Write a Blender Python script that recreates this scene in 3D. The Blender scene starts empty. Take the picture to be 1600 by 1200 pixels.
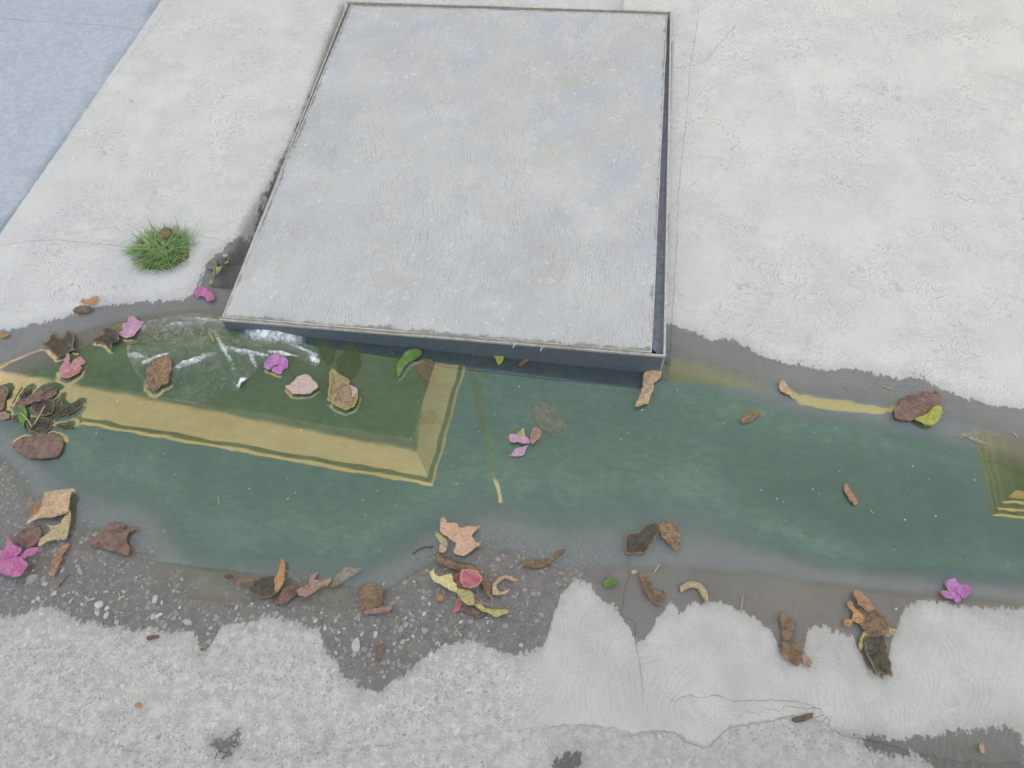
import bpy, bmesh, math, random
import numpy as np
from mathutils import Vector, Matrix, noise as mnoise
from mathutils.geometry import delaunay_2d_cdt

random.seed(7); np.random.seed(7)
sc = bpy.context.scene
C = sc.collection

# ------------------------------------------------------------------ camera
F = 1095.0                       # focal length in photo pixels (1600 wide)
H = 1.35                         # eye height above the water
_Y = np.array([297., -1947., F]); _Y /= np.linalg.norm(_Y)      # +Y seen by the camera (x right, y down, z forward)
_X = np.array([10138., 931., -F]); _X /= np.linalg.norm(_X)
_Z = np.cross(_X, _Y); _Z /= np.linalg.norm(_Z)
_X = np.cross(_Y, _Z)
cam_d = bpy.data.cameras.new('camera'); cam = bpy.data.objects.new('camera', cam_d); C.objects.link(cam)
right = Vector((_X[0], _Y[0], _Z[0])); down = Vector((_X[1], _Y[1], _Z[1])); fwd = Vector((_X[2], _Y[2], _Z[2]))
m = Matrix.Identity(4)
for i in range(3):
    m[i][0] = right[i]; m[i][1] = -down[i]; m[i][2] = -fwd[i]
m[2][3] = H
cam.matrix_world = m
cam_d.sensor_width = 36; cam_d.lens = 36 * F / 1600
cam_d.clip_start = 0.02; cam_d.clip_end = 2000
sc.camera = cam

# ------------------------------------------------------------------ light
SUN_EL = 36.0
SUN_DIR = Vector((0.36, -0.93, 0)).normalized()     # horizontal direction towards the sun (behind, right of camera)
world = bpy.data.worlds.new('World'); sc.world = world; world.use_nodes = True
wn = world.node_tree; bg = wn.nodes['Background']
sky = wn.nodes.new('ShaderNodeTexSky'); sky.sky_type = 'NISHITA'; sky.sun_disc = False
sky.sun_elevation = math.radians(SUN_EL)
sky.sun_rotation = math.atan2(SUN_DIR.x, SUN_DIR.y)
sky.air_density = 0.9; sky.dust_density = 1.6; sky.ozone_density = 1.0
wn.links.new(sky.outputs[0], bg.inputs[0]); bg.inputs[1].default_value = 0.15
sun_d = bpy.data.lights.new('sun', 'SUN'); sun = bpy.data.objects.new('sun', sun_d); C.objects.link(sun)
sun_d.energy = 4.0; sun_d.angle = math.radians(0.6); sun_d.color = (1, .95, .87)
e = math.radians(SUN_EL)
sv = Vector((SUN_DIR.x * math.cos(e), SUN_DIR.y * math.cos(e), math.sin(e)))
sun.rotation_euler = sv.to_track_quat('Z', 'Y').to_euler()
vs = sc.view_settings
vs.view_transform = 'Standard'; vs.look = 'None'; vs.gamma = 1; vs.use_curve_mapping = False
vs.exposure = 2.6
vs.use_white_balance = True; vs.white_balance_temperature = 9250; vs.white_balance_tint = 9
sc.render.engine = 'CYCLES'
sc.cycles.max_bounces = 8; sc.cycles.transparent_max_bounces = 12
sc.cycles.caustics_reflective = False; sc.cycles.caustics_refractive = False

# ------------------------------------------------------------------ projection helpers
def ray(px, py):
    d = np.array([px - 800., py - 600., F])
    return float(_X @ d), float(_Y @ d), float(_Z @ d)
def flat(px, py, z=0.0):
    x, y, dz = ray(px, py); t = (H - z) / -dz
    return x * t, y * t
def on_ground(px, py):
    z = 0.0
    for _ in range(8):
        x, y = flat(px, py, z); z = 0.5 * z + 0.5 * float(ground_z(x, y))
    return x, y, z

# ------------------------------------------------------------------ node helpers
class N:
    """small wrapper for building node trees"""
    def __init__(s, name):
        s.mat = bpy.data.materials.new(name); s.mat.use_nodes = True
        s.t = s.mat.node_tree; s.t.nodes.clear()
        s.out = s.t.nodes.new('ShaderNodeOutputMaterial')
    def n(s, typ, ins=None, **kw):
        nd = s.t.nodes.new(typ)
        for k, v in kw.items(): setattr(nd, k, v)
        for k, v in (ins or {}).items(): s.set(nd.inputs[k], v)
        return nd
    def set(s, sock, v):
        if hasattr(v, 'node'): s.t.links.new(v, sock)
        elif v is not None:
            if isinstance(v, tuple) and len(v) == 3 and sock.type == 'RGBA': v = (*v, 1)
            sock.default_value = v
    def math(s, op, a, b=None, c=None, clamp=False):
        nd = s.n('ShaderNodeMath', operation=op, use_clamp=clamp)
        s.set(nd.inputs[0], a)
        if b is not None: s.set(nd.inputs[1], b)
        if c is not None: s.set(nd.inputs[2], c)
        return nd.outputs[0]
    def mix(s, f, a, b, blend='MIX'):
        nd = s.n('ShaderNodeMix', data_type='RGBA', blend_type=blend)
        s.set(nd.inputs[0], f); s.set(nd.inputs[6], a); s.set(nd.inputs[7], b)
        return nd.outputs[2]
    def mixf(s, f, a, b):
        nd = s.n('ShaderNodeMix', data_type='FLOAT')
        s.set(nd.inputs[0], f); s.set(nd.inputs[2], a); s.set(nd.inputs[3], b)
        return nd.outputs[0]
    def ramp(s, f, a, b, lo=0.0, hi=1.0, smooth=True):
        nd = s.n('ShaderNodeMapRange', interpolation_type='SMOOTHSTEP' if smooth else 'LINEAR', clamp=True)
        for k, v in zip(range(5), (f, a, b, lo, hi)): s.set(nd.inputs[k], v)
        return nd.outputs[0]
    def noise(s, vec, scale, detail=4, rough=.55, dist=0.0, color=False):
        nd = s.n('ShaderNodeTexNoise', {'Vector': vec, 'Scale': scale, 'Detail': detail, 'Roughness': rough, 'Distortion': dist})
        return nd.outputs[1 if color else 0]
    def voro(s, vec, scale, out='Distance', feature='F1', rand=1.0, smooth=None):
        nd = s.n('ShaderNodeTexVoronoi', {'Vector': vec, 'Scale': scale, 'Randomness': rand}, feature=feature)
        return nd.outputs[out]
    def geo(s): return s.n('ShaderNodeNewGeometry').outputs['Position']
    def obj(s): return s.n('ShaderNodeTexCoord').outputs['Object']
    def attr(s, name, out='Fac'): return s.n('ShaderNodeAttribute', attribute_name=name).outputs[out]
    def sep(s, v): return s.n('ShaderNodeSeparateXYZ', {0: v}).outputs
    def comb(s, x, y, z=0.0): return s.n('ShaderNodeCombineXYZ', {0: x, 1: y, 2: z}).outputs[0]
    def vadd(s, a, b): 
        nd = s.n('ShaderNodeVectorMath', operation='ADD'); s.set(nd.inputs[0], a); s.set(nd.inputs[1], b); return nd.outputs[0]
    def vscale(s, a, k):
        nd = s.n('ShaderNodeVectorMath', operation='SCALE'); s.set(nd.inputs[0], a); s.set(nd.inputs['Scale'], k); return nd.outputs[0]
    def vmul(s, a, b):
        nd = s.n('ShaderNodeVectorMath', operation='MULTIPLY'); s.set(nd.inputs[0], a); s.set(nd.inputs[1], b); return nd.outputs[0]
    def bump(s, h, strength=1.0, dist=0.002, normal=None):
        nd = s.n('ShaderNodeBump', {'Strength': strength, 'Distance': dist, 'Height': h})
        if normal is not None: s.set(nd.inputs['Normal'], normal)
        return nd.outputs[0]
    def bsdf(s, color, rough=.8, normal=None, spec=.5, metallic=0.0, **kw):
        ins = {'Base Color': color, 'Roughness': rough, 'Specular IOR Level': spec, 'Metallic': metallic}
        if normal is not None: ins['Normal'] = normal
        ins.update(kw)
        p = s.n('ShaderNodeBsdfPrincipled', ins)
        return p
    def schlick(s, r0, normal=None):
        g = s.n('ShaderNodeNewGeometry'); d = s.n('ShaderNodeVectorMath', operation='DOT_PRODUCT')
        s.set(d.inputs[0], g.outputs['Incoming']); s.set(d.inputs[1], normal if normal is not None else g.outputs['Normal'])
        q = s.math('SUBTRACT', 1.0, s.math('ABSOLUTE', d.outputs['Value']), clamp=True)
        return s.math('ADD', r0, s.math('MULTIPLY', s.math('POWER', q, 5.0), 1 - r0))
    def done(s, shader):
        s.t.links.new(shader if hasattr(shader, 'node') else shader.outputs[0], s.out.inputs[0]); return s.mat

def simple(name, col, rough=.7, metallic=0, var=.25, scale=40, bump=.5, col2=None, bd=.001, spec=.5):
    k = N(name); p = k.obj()
    f = k.noise(p, scale, 6, .65)
    c2 = col2 or tuple(c * (1 - var) for c in col)
    c = k.mix(k.ramp(f, .35, .65), c2, col)
    return k.done(k.bsdf(c, rough, k.bump(f, bump, bd), metallic=metallic, spec=spec))

# ------------------------------------------------------------------ object helpers
def tag(o, label=None, cat=None, group=None, kind=None):
    if label: o['label'] = label
    if cat: o['category'] = cat
    if group: o['group'] = group
    if kind: o['kind'] = kind
    return o
def empty(name, loc, label, cat, group=None):
    o = bpy.data.objects.new(name, None); C.objects.link(o); o.location = loc
    o.empty_display_size = .02
    return tag(o, label, cat, group)
def link_mesh(name, me, mat, parent=None, smooth=True):
    o = bpy.data.objects.new(name, me); C.objects.link(o)
    if mat: me.materials.append(mat)
    if parent is not None:
        o.parent = parent; o.matrix_parent_inverse = Matrix.Translation(-Vector(parent.location))
    if smooth: me.polygons.foreach_set('use_smooth', [True] * len(me.polygons))
    return o
def bm_obj(name, bm, mat, parent=None, smooth=False):
    bmesh.ops.recalc_face_normals(bm, faces=bm.faces)
    me = bpy.data.meshes.new(name); bm.to_mesh(me); bm.free()
    return link_mesh(name, me, mat, parent, smooth)
def add_box(bm, x0, x1, y0, y1, z0, z1):
    vs_ = [bm.verts.new((x, y, z)) for z in (z0, z1) for y in (y0, y1) for x in (x0, x1)]
    for f in ((0, 1, 3, 2), (4, 6, 7, 5), (0, 4, 5, 1), (2, 3, 7, 6), (0, 2, 6, 4), (1, 5, 7, 3)):
        bm.faces.new([vs_[i] for i in f])
def add_hexa(bm, bot, top):
    """box between two quads (lists of four points, same winding)"""
    b = [bm.verts.new(p) for p in bot]; t = [bm.verts.new(p) for p in top]
    bm.faces.new(b[::-1]); bm.faces.new(t)
    for i in range(4):
        j = (i + 1) % 4; bm.faces.new((b[i], b[j], t[j], t[i]))
def tube(bm, pts, radii, seg=8):
    pts = [Vector(p) for p in pts]; rings = []
    for i, p in enumerate(pts):
        d = (pts[min(i + 1, len(pts) - 1)] - pts[max(i - 1, 0)]).normalized()
        a = d.cross(Vector((0, 0, 1)))
        if a.length < .05: a = d.cross(Vector((1, 0, 0)))
        a.normalize(); b = d.cross(a)
        r = radii[i] if hasattr(radii, '__len__') else radii
        rings.append([bm.verts.new(p + a * math.cos(t) * r + b * math.sin(t) * r) for t in [2 * math.pi * k / seg for k in range(seg)]])
    for r0, r1 in zip(rings, rings[1:]):
        for k in range(seg): bm.faces.new((r0[k], r0[(k + 1) % seg], r1[(k + 1) % seg], r1[k]))
    bm.faces.new(rings[0][::-1]); bm.faces.new(rings[-1])
def fbm(x, y, s, seed=0.0, oct=4):
    return mnoise.fractal(Vector((x * s + seed, y * s - seed, seed * 1.7)), .6, 2.0, oct)

# ------------------------------------------------------------------ terrain
UP = [(-250, 640), (0, 572), (30, 558), (80, 541), (130, 519), (180, 503), (230, 494), (270, 488), (315, 484), (345, 488), (380, 480), (700, 505), (1030, 545),
      (1042, 553), (1100, 566), (1160, 585), (1215, 603), (1245, 612), (1320, 622), (1390, 634), (1440, 643), (1500, 660), (1545, 672), (1600, 688), (1900, 790)]
LO = [(-250, 690), (-60, 700), (0, 715), (30, 745), (55, 785), (120, 822), (185, 832), (225, 862), (255, 905), (290, 936), (360, 940), (430, 936), (480, 944), (540, 952), (600, 925), (650, 892),
      (700, 868), (760, 852), (830, 868), (880, 888), (960, 884), (1060, 888), (1180, 896), (1300, 912), (1420, 926), (1520, 934), (1600, 942), (1900, 965)]
upw = np.array([flat(*p) for p in UP]); low = np.array([flat(*p) for p in LO])
def yU(x): return np.interp(x, upw[:, 0], upw[:, 1])
def yL(x): return np.interp(x, low[:, 0], low[:, 1])
def sstep(a, b, v):
    t = np.clip((v - a) / (b - a), 0, 1); return t * t * (3 - 2 * t)
def ground_base(x, y):
    x = np.asarray(x, float); y = np.asarray(y, float)
    dU = yU(x) - y          # > 0 towards the road
    dL = y - yL(x)          # > 0 towards the ramp
    a = .26 * np.maximum(dU, 0); b = (.13 + .05 * sstep(.3, -.6, x) + .22 * sstep(.22, .55, x)) * np.maximum(dL, 0)
    k = .007
    depth = -k * np.log(np.exp(-a / k) + np.exp(-b / k) + math.exp(-.055 / k)) + k * math.log(2) * np.exp(-np.minimum(a, b) / k)
    depth = np.maximum(depth, 0) * ((dU > 0) & (dL > 0))
    slope = .078 + .030 * sstep(-.4, .6, x)
    up = np.minimum(np.maximum(-dU, 0), 3.0) * slope
    ro = .035 * np.minimum(np.maximum(-dL, 0), 1.5)
    return -depth + up + ro
# cover / frame geometry (world), heights of the tilted cover
ZFL, ZFR, ZBL, ZBR = .040, .078, .082, .118
def P(px, py, z): x, y = flat(px, py, z); return Vector((x, y, z))
cFL = P(347, 496, ZFL); cFR = P(1018, 551, ZFR); cBL = P(548, 9, ZBL); cBR = P(1043, 24, ZBR)
fFL = P(343, 500, ZFL - .006); fFR = P(1040, 557, ZFR - .004); fBL = P(542, 2, ZBL - .002); fBR = P(1050, 18, ZBR - .002)
def in_quad(x, y, q, grow=0.0):
    """signed inside distance for a convex quad (counter clockwise)"""
    d = None
    for i in range(4):
        a = q[i]; b = q[(i + 1) % 4]; ex, ey = b.x - a.x, b.y - a.y; L = math.hypot(ex, ey)
        s = ((x - a.x) * -ey + (y - a.y) * ex) / L * 1.0
        d = s if d is None else np.minimum(d, s)
    return d + grow
FQ = [fFL, fFR, fBR, fBL]
TR = [(549, 4), (505, 118), (478, 190), (446, 262), (412, 316), (388, 352), (372, 392), (345, 412), (338, 440)]   # left lip of the worn trench beside the cover
def ground_z(x, y):
    x = np.asarray(x, float); y = np.asarray(y, float)
    z = ground_base(x, y)
    # worn channel along the left side of the cover
    ty = np.array([flat(*p)[1] for p in TR][::-1]); tx = np.array([flat(*p)[0] for p in TR][::-1])
    lx = np.interp(y, ty, tx)
    dd = (x - lx) - .013 * sstep(ty[0] + .15, ty[0] + .35, y)
    inside = (y > ty[0] - .02) & (y < ty[-1]) & (x < .0)
    z = z - .05 * sstep(-.003, .010, dd) * inside * sstep(ty[-1], ty[-1] - .15, y)
    # pit under the cover
    q = in_quad(x, y, FQ)
    z = np.where(q > .004, np.minimum(z, -.16), z)
    # sidewalk flags, upper left, a hair lower
    sx = sdist_side(x, y)
    z = z - .006 * sstep(-.002, .010, sx)
    return z
_s0 = np.array(flat(272, 0, .07)); _s1 = np.array(flat(0, 360, .04))
def sdist_side(x, y):
    """>0 on the bluish pavement flags left of the joint"""
    ex, ey = _s1 - _s0; L = math.hypot(ex, ey)
    return ((x - _s0[0]) * ey - (y - _s0[1]) * ex) / L * (1 if ((-3 - _s0[0]) * ey - (_s0[1] - _s0[1]) * ex) > 0 else -1)

# wet patches, traced from the photograph
WET_LO = [(-250, 1010), (-60, 985), (0, 968), (25, 960), (60, 955), (100, 958), (130, 972), (175, 975), (205, 984), (240, 978), (262, 988), (300, 992), (318, 1018), (330, 1012), (338, 985), (352, 974), (400, 972), (418, 963), (470, 976), (500, 985),
          (506, 1015), (530, 1045), (545, 1068), (590, 1082), (625, 1062), (660, 1030), (690, 1012), (740, 1000), (760, 1010), (800, 1022), (850, 1014), (862, 975), (872, 935), (893, 912), (920, 908), (935, 935), (962, 952), (978, 972), (992, 1006), (1008, 1004), (1030, 962),
          (1046, 945), (1066, 958), (1082, 940), (1130, 942), (1180, 965), (1205, 985), (1214, 1010), (1240, 1024), (1256, 1012), (1262, 982), (1310, 990), (1336, 998), (1348, 1040), (1380, 1058), (1388, 1030), (1394, 990), (1410, 955), (1440, 936), (1480, 942), (1530, 950), (1600, 955), (1900, 975)]
WET_UP = [(-250, 560), (0, 518), (60, 506), (110, 492), (150, 480), (200, 473), (250, 470), (290, 466), (312, 448), (325, 432), (345, 400), (1040, 506), (1052, 506), (1078, 514), (1110, 532), (1140, 533), (1180, 549), (1230, 568), (1290, 578), (1340, 576),
          (1400, 588), (1450, 598), (1500, 617), (1550, 632), (1600, 642), (1900, 700)]
wl = np.array([flat(*p) for p in WET_LO]); wu = np.array([on_ground(*p)[:2] for p in WET_UP])
PATCHES = [[(1335, 1150), (1370, 1146), (1400, 1154), (1440, 1148), (1500, 1140), (1560, 1132), (1592, 1140), (1610, 1170), (1600, 1215), (1470, 1205), (1440, 1182), (1370, 1178)],
           [(868, 1184), (905, 1174), (912, 1192), (890, 1205), (865, 1203)],
           [(338, 1160), (378, 1142), (370, 1170), (342, 1192)]]
def poly_sd(X, Y, poly):
    """signed distance, > 0 inside"""
    best = np.full(X.shape, 1e9); ins = np.zeros(X.shape, bool)
    n = len(poly)
    for i in range(n):
        ax, ay = poly[i]; bx, by = poly[(i + 1) % n]
        ex, ey = bx - ax, by - ay; L2 = ex * ex + ey * ey + 1e-12
        t = np.clip(((X - ax) * ex + (Y - ay) * ey) / L2, 0, 1)
        best = np.minimum(best, np.hypot(X - ax - t * ex, Y - ay - t * ey))
        c = ((ay > Y) != (by > Y)) & (X < ex * (Y - ay) / (ey if abs(ey) > 1e-9 else 1e-9) + ax)
        ins ^= c
    return np.where(ins, best, -best)

CRACKS = [
 [(-80, 20), (0, 29), (60, 33), (120, 37), (180, 41), (233, 47)], [(285, -20), (272, 0), (236, 47), (160, 140), (100, 225), (50, 290), (0, 362), (-40, 410)],
 [(-40, 386), (0, 384), (45, 377), (80, 374), (130, 379), (185, 384), (205, 372), (255, 376), (310, 368), (345, 376), (372, 388)],
 [(1092, 20), (1078, 110), (1073, 180), (1070, 205), (1064, 262), (1060, 300), (1056, 400), (1050, 500), (1046, 545)],
 [(1055, 106), (1085, 102), (1100, 96), (1118, 76), (1150, 40)],
 [(983, 862), (982, 900), (975, 930), (970, 962), (992, 972), (994, 1010), (1001, 1050), (1004, 1080)],
 [(862, 1136), (890, 1132), (925, 1135), (965, 1138), (990, 1145), (1025, 1142), (1050, 1144), (1078, 1162), (1100, 1170), (1118, 1158), (1138, 1138), (1160, 1134), (1190, 1130), (1235, 1118), (1262, 1120), (1290, 1132), (1320, 1150), (1370, 1160)],
 [(1060, 1092), (1078, 1086), (1098, 1091), (1120, 1086), (1150, 1096), (1200, 1094), (1250, 1096), (1278, 1106), (1300, 1128)],
]
def crack_field(X, Y):
    sd = np.full(X.shape, 9.0); best = np.full(X.shape, 9.0)
    for line in CRACKS:
        pts = [on_ground(*p)[:2] for p in line]
        for (ax, ay), (bx, by) in zip(pts, pts[1:]):
            ex, ey = bx - ax, by - ay; L = math.hypot(ex, ey)
            t = np.clip(((X - ax) * ex + (Y - ay) * ey) / (L * L), 0, 1)
            d = np.hypot(X - ax - t * ex, Y - ay - t * ey)
            s = np.sign((X - ax) * ey - (Y - ay) * ex)
            m_ = d < best
            sd = np.where(m_, s * d, sd); best = np.where(m_, d, best)
    return sd, best

# non-uniform grid: fine where the photograph looks, coarse out to the horizon
def axis(a, b, step, far):
    core = list(np.arange(a, b, step)); s = step; v = core[0]; lowp = []
    while v > -far: s *= 1.35; v -= s; lowp.append(v)
    s = step; v = core[-1]; hi = []
    while v < far: s *= 1.35; v += s; hi.append(v)
    return np.array(lowp[::-1] + core + hi)
gx = axis(-2.3, 2.45, .0085, 300); gy = axis(-.15, 2.75, .0085, 300)
GX, GY = np.meshgrid(gx, gy)
GZ = ground_z(GX, GY)
wet = np.maximum.reduce([
    np.minimum(np.interp(GX, wu[:, 0], wu[:, 1]) - GY, GY - np.interp(GX, wl[:, 0], wl[:, 1])),
    *[poly_sd(GX, GY, [on_ground(*p)[:2] for p in pp]) for pp in PATCHES],
    poly_sd(GX, GY, [on_ground(*p)[:2] for p in [(455, 240), (420, 300), (398, 335), (380, 370), (330, 400), (318, 425), (300, 460), (345, 500), (560, 240), (540, 130), (503, 122)]])])
crk, crb = crack_field(GX, GY)
def grid_mesh(name, X, Y, Z, attrs):
    ny, nx = X.shape
    me = bpy.data.meshes.new(name)
    me.vertices.add(nx * ny); me.vertices.foreach_set('co', np.stack([X, Y, Z], -1).astype(np.float32).ravel())
    idx = np.arange(nx * ny).reshape(ny, nx)
    q = np.stack([idx[:-1, :-1], idx[:-1, 1:], idx[1:, 1:], idx[1:, :-1]], -1).reshape(-1, 4)
    me.loops.add(q.size); me.polygons.add(len(q))
    me.loops.foreach_set('vertex_index', q.ravel().astype(np.int32))
    me.polygons.foreach_set('loop_start', np.arange(0, q.size, 4, dtype=np.int32))
    me.polygons.foreach_set('loop_total', np.full(len(q), 4, np.int32)) if False else None
    me.update(calc_edges=True)
    for k, v in attrs.items():
        a = me.attributes.new(k, 'FLOAT', 'POINT'); a.data.foreach_set('value', v.astype(np.float32).ravel())
    return me
dU = yU(GX) - GY; dL = GY - yL(GX)
rampm = sstep(-.01, .03, -dU)
# exposed-aggregate road, left of about x = 860 px
agg = sstep(.10, -.02, GX + .10 * np.sin(GY * 9)) * sstep(.12, -.02, dL)
low_line = poly_sd(GX, GY, [on_ground(*p)[:2] for p in [(-700, 930), (300, 1195), (862, 1136), (925, 1135), (990, 1145), (1050, 1144), (1100, 1170), (1138, 1138), (1235, 1118), (1290, 1132), (1370, 1160), (1500, 1190), (2400, 1240), (2400, 2600), (-900, 2600)]])
attrs = dict(wet=wet, crack=crk, crackd=crb, ramp=rampm, agg=agg, flag=sdist_side(GX, GY), shore=np.minimum(dU, dL), oldroad=low_line)

def ground_material():
    k = N('worn_concrete'); p = k.geo()
    xyz = k.sep(p)
    wet_a = k.attr('wet'); rampa = k.attr('ramp'); agga = k.attr('agg'); flg = k.attr('flag'); shore = k.attr('shore'); old = k.attr('oldroad')
    n1 = k.noise(p, 9, 5, .6); n2 = k.noise(p, 60, 6, .7); n3 = k.noise(p, 320, 4, .7); nbig = k.noise(p, 2.2, 4, .55)
    # --- trowel / broom marks
    warp = k.noise(p, 5.5, 2, .5, color=True)
    pw = k.vadd(p, k.vscale(k.vadd(warp, (-.5, -.5, -.5)), .22))
    def waves(vec, direction, scale, dist=1.2, dscale=2.2):
        w = k.n('ShaderNodeTexWave', {'Vector': vec, 'Scale': scale, 'Distortion': dist, 'Detail': 3, 'Detail Scale': dscale, 'Detail Roughness': .6}, wave_type='BANDS', bands_direction=direction)
        return w.outputs[1]
    vr = k.voro(k.vmul(k.vadd(p, k.vscale(k.vadd(warp, (-.5, -.5, -.5)), .10)), (1.0, 1.5, 1.0)), 9.0)
    vc = k.n('ShaderNodeTexVoronoi', {'Vector': k.vmul(p, (1, 1.5, 1)), 'Scale': 6.5}).outputs['Color']
    rings = k.math('SINE', k.math('MULTIPLY', k.math('ADD', vr, k.math('ADD', k.math('MULTIPLY', n2, .10), k.math('MULTIPLY', k.noise(p, 11, 3, .6), .55))), 105.0))
    rings = k.ramp(rings, .15, 1.0)
    amask = k.math('MULTIPLY', k.ramp(k.noise(p, 7.0, 3, .6), .32, .56), k.math('MULTIPLY', k.ramp(k.noise(p, 85, 3, .7), .34, .62), k.ramp(vr, .10, .30)))
    broom = waves(pw, 'X', 31, 4.0, 1.2)
    broom = k.ramp(broom, .35, 1.0)
    bm_ = k.math('MULTIPLY', k.ramp(k.noise(p, 5, 3, .5), .34, .62), k.ramp(k.noise(k.vmul(p, (1, .35, 1)), 70, 3, .7), .30, .62))
    bm_ = k.math('MULTIPLY', bm_, k.math('MULTIPLY', k.math('SUBTRACT', 1.0, agga), k.ramp(shore, .12, .02)))
    marks_r = k.math('MULTIPLY', rings, amask); marks_g = k.math('MULTIPLY', broom, bm_)
    # --- aggregate
    va = k.n('ShaderNodeTexVoronoi', {'Vector': k.vadd(p, k.vscale(k.noise(p, 40, 2, .5, color=True), .012)), 'Scale': 105.0})
    cell = k.sep(va.outputs['Color'])
    ve = k.n('ShaderNodeTexVoronoi', {'Vector': k.vadd(p, k.vscale(k.noise(p, 40, 2, .5, color=True), .012)), 'Scale': 105.0}, feature='DISTANCE_TO_EDGE')
    stone = k.math('MULTIPLY', k.ramp(k.math('ADD', ve.outputs['Distance'], k.math('MULTIPLY', k.math('SUBTRACT', n3, .5), .12)), .11, .16), k.ramp(k.math('ADD', cell[0], k.math('MULTIPLY', k.noise(p, 18, 2, .6), .5)), .92, .96))
    vb = k.n('ShaderNodeTexVoronoi', {'Vector': p, 'Scale': 210.0}); cellb = k.sep(vb.outputs['Color'])
    grit = k.math('MULTIPLY', k.ramp(vb.outputs['Distance'], .5, .3), k.ramp(cellb[1], .68, .72))
    dgrit = k.math('MULTIPLY', k.ramp(vb.outputs['Distance'], .5, .3), k.ramp(cellb[2], .80, .84))
    # --- dry colours
    ramp_c = k.mix(k.ramp(n1, .3, .7), (.565, .558, .55), (.635, .625, .605))
    ramp_c = k.mix(k.math('MULTIPLY', k.ramp(nbig, .48, .66), .22), ramp_c, (.50, .51, .54))
    spots = k.math('MULTIPLY', k.ramp(k.noise(p, 14, 3, .7), .62, .72), k.ramp(k.noise(p, 110, 3, .8), .45, .62))
    ramp_c = k.mix(k.math('MULTIPLY', spots, .55), ramp_c, (.27, .27, .27))
    ramp_c = k.mix(k.math('MULTIPLY', marks_r, .55), ramp_c, (.36, .36, .36))
    road_c = k.mix(k.ramp(n1, .3, .7), (.44, .42, .405), (.53, .51, .49))
    road_c = k.mix(k.math('MULTIPLY', marks_g, .18), road_c, (.27, .26, .25))
    agg_c = k.mix(k.ramp(n2, .35, .68), (.385, .365, .35), (.55, .525, .50))
    agg_c = k.mix(k.math('MULTIPLY', stone, .6), agg_c, k.mix(cell[1], (.40, .41, .44), (.70, .67, .63)))
    agg_c = k.mix(k.math('MULTIPLY', grit, .45), agg_c, (.70, .68, .65))
    agg_c = k.mix(k.math('MULTIPLY', dgrit, .45), agg_c, (.20, .20, .22))
    road_c = k.mix(agga, road_c, agg_c)
    old_f = k.ramp(k.math('ADD', old, k.math('MULTIPLY', k.math('SUBTRACT', n2, .5), .03)), -.004, .004)
    old_c = k.mix(k.ramp(n2, .35, .65), (.35, .335, .33), (.44, .425, .41))
    old_c = k.mix(k.math('MULTIPLY', stone, .35), old_c, (.55, .52, .47))
    old_c = k.mix(k.math('MULTIPLY', dgrit, .5), old_c, (.18, .18, .19))
    road_c = k.mix(k.math('MULTIPLY', old_f, k.math('SUBTRACT', 1.0, k.math('MULTIPLY', agga, .8))), road_c, old_c)
    stain = k.math('MULTIPLY', k.ramp(k.noise(p, 6, 4, .7), .60, .72), .35)
    road_c = k.mix(stain, road_c, (.24, .25, .29))
    flag_c = k.mix(k.ramp(n2, .3, .7), (.37, .41, .475), (.47, .505, .56))
    flag_c = k.mix(k.ramp(k.math('ADD', flg, k.math('MULTIPLY', n1, .12)), .10, .05), flag_c, (.25, .32, .38))
    flag_c = k.mix(k.ramp(k.math('ADD', flg, k.math('MULTIPLY', n1, .05)), .02, .035), flag_c, flag_c)
    dry = k.mix(rampa, road_c, ramp_c)
    dry = k.mix(k.ramp(k.math('ADD', flg, k.math('MULTIPLY', k.math('SUBTRACT', n2, .5), .012)), -.001, .002), dry, flag_c)
    # fine overall grain
    dry = k.mix(k.ramp(n3, .35, .7, .0, .22), dry, (.15, .15, .15))
    # --- cracks
    ck = k.math('ABSOLUTE', k.math('ADD', k.attr('crack'), k.math('MULTIPLY', k.math('SUBTRACT', n2, .5), .012)))
    wv = k.ramp(k.noise(p, 30, 2, .5), .3, .7, .0004, .0018)
    ckm = k.math('MULTIPLY', k.math('SUBTRACT', 1.0, k.math('DIVIDE', ck, wv), clamp=True), k.ramp(k.attr('crackd'), .02, .012))
    dry = k.mix(k.math('MULTIPLY', ckm, k.ramp(k.noise(p, 13, 3, .6), .40, .68, .02, .34)), dry, (.14, .135, .13))
    # --- wetness
    wn_ = k.math('ADD', wet_a, k.math('ADD', k.math('ADD', k.math('MULTIPLY', k.math('SUBTRACT', k.noise(p, 16, 6, .75), .5), .055), k.math('MULTIPLY', k.math('SUBTRACT', k.noise(p, 120, 5, .75), .5), k.mixf(agga, .018, .036))), k.math('MULTIPLY', k.math('SUBTRACT', k.noise(k.vmul(p, (1, .25, 1)), 150, 2, .6), .5), .022)))
    w = k.math('MAXIMUM', k.ramp(wn_, -.002, .0035), k.ramp(wn_, -.03, .002, 0, .22))
    wcol = k.mix(1.0, dry, k.mix(rampa, k.mix(k.ramp(shore, -.30, -.20), (.22, .205, .195), (.33, .31, .29)), (.31, .32, .32)), 'MULTIPLY')
    # pale stones stay visible in the wet band, algae near and under the water
    wcol = k.mix(k.math('MULTIPLY', k.math('MULTIPLY', stone, agga), .6), wcol, k.mix(cell[1], (.22, .21, .20), (.36, .35, .32)))
    wcol = k.mix(k.math('MULTIPLY', k.math('MULTIPLY', grit, agga), .35), wcol, (.30, .29, .27))
    algae = k.ramp(k.math('ADD', shore, k.math('MULTIPLY', k.math('SUBTRACT', n1, .5), .16)), -.05, .09)
    wcol = k.mix(k.math('MULTIPLY', algae, .8), wcol, k.mix(k.ramp(n2, .3, .7), (.11, .125, .085), (.16, .17, .12)))
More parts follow.
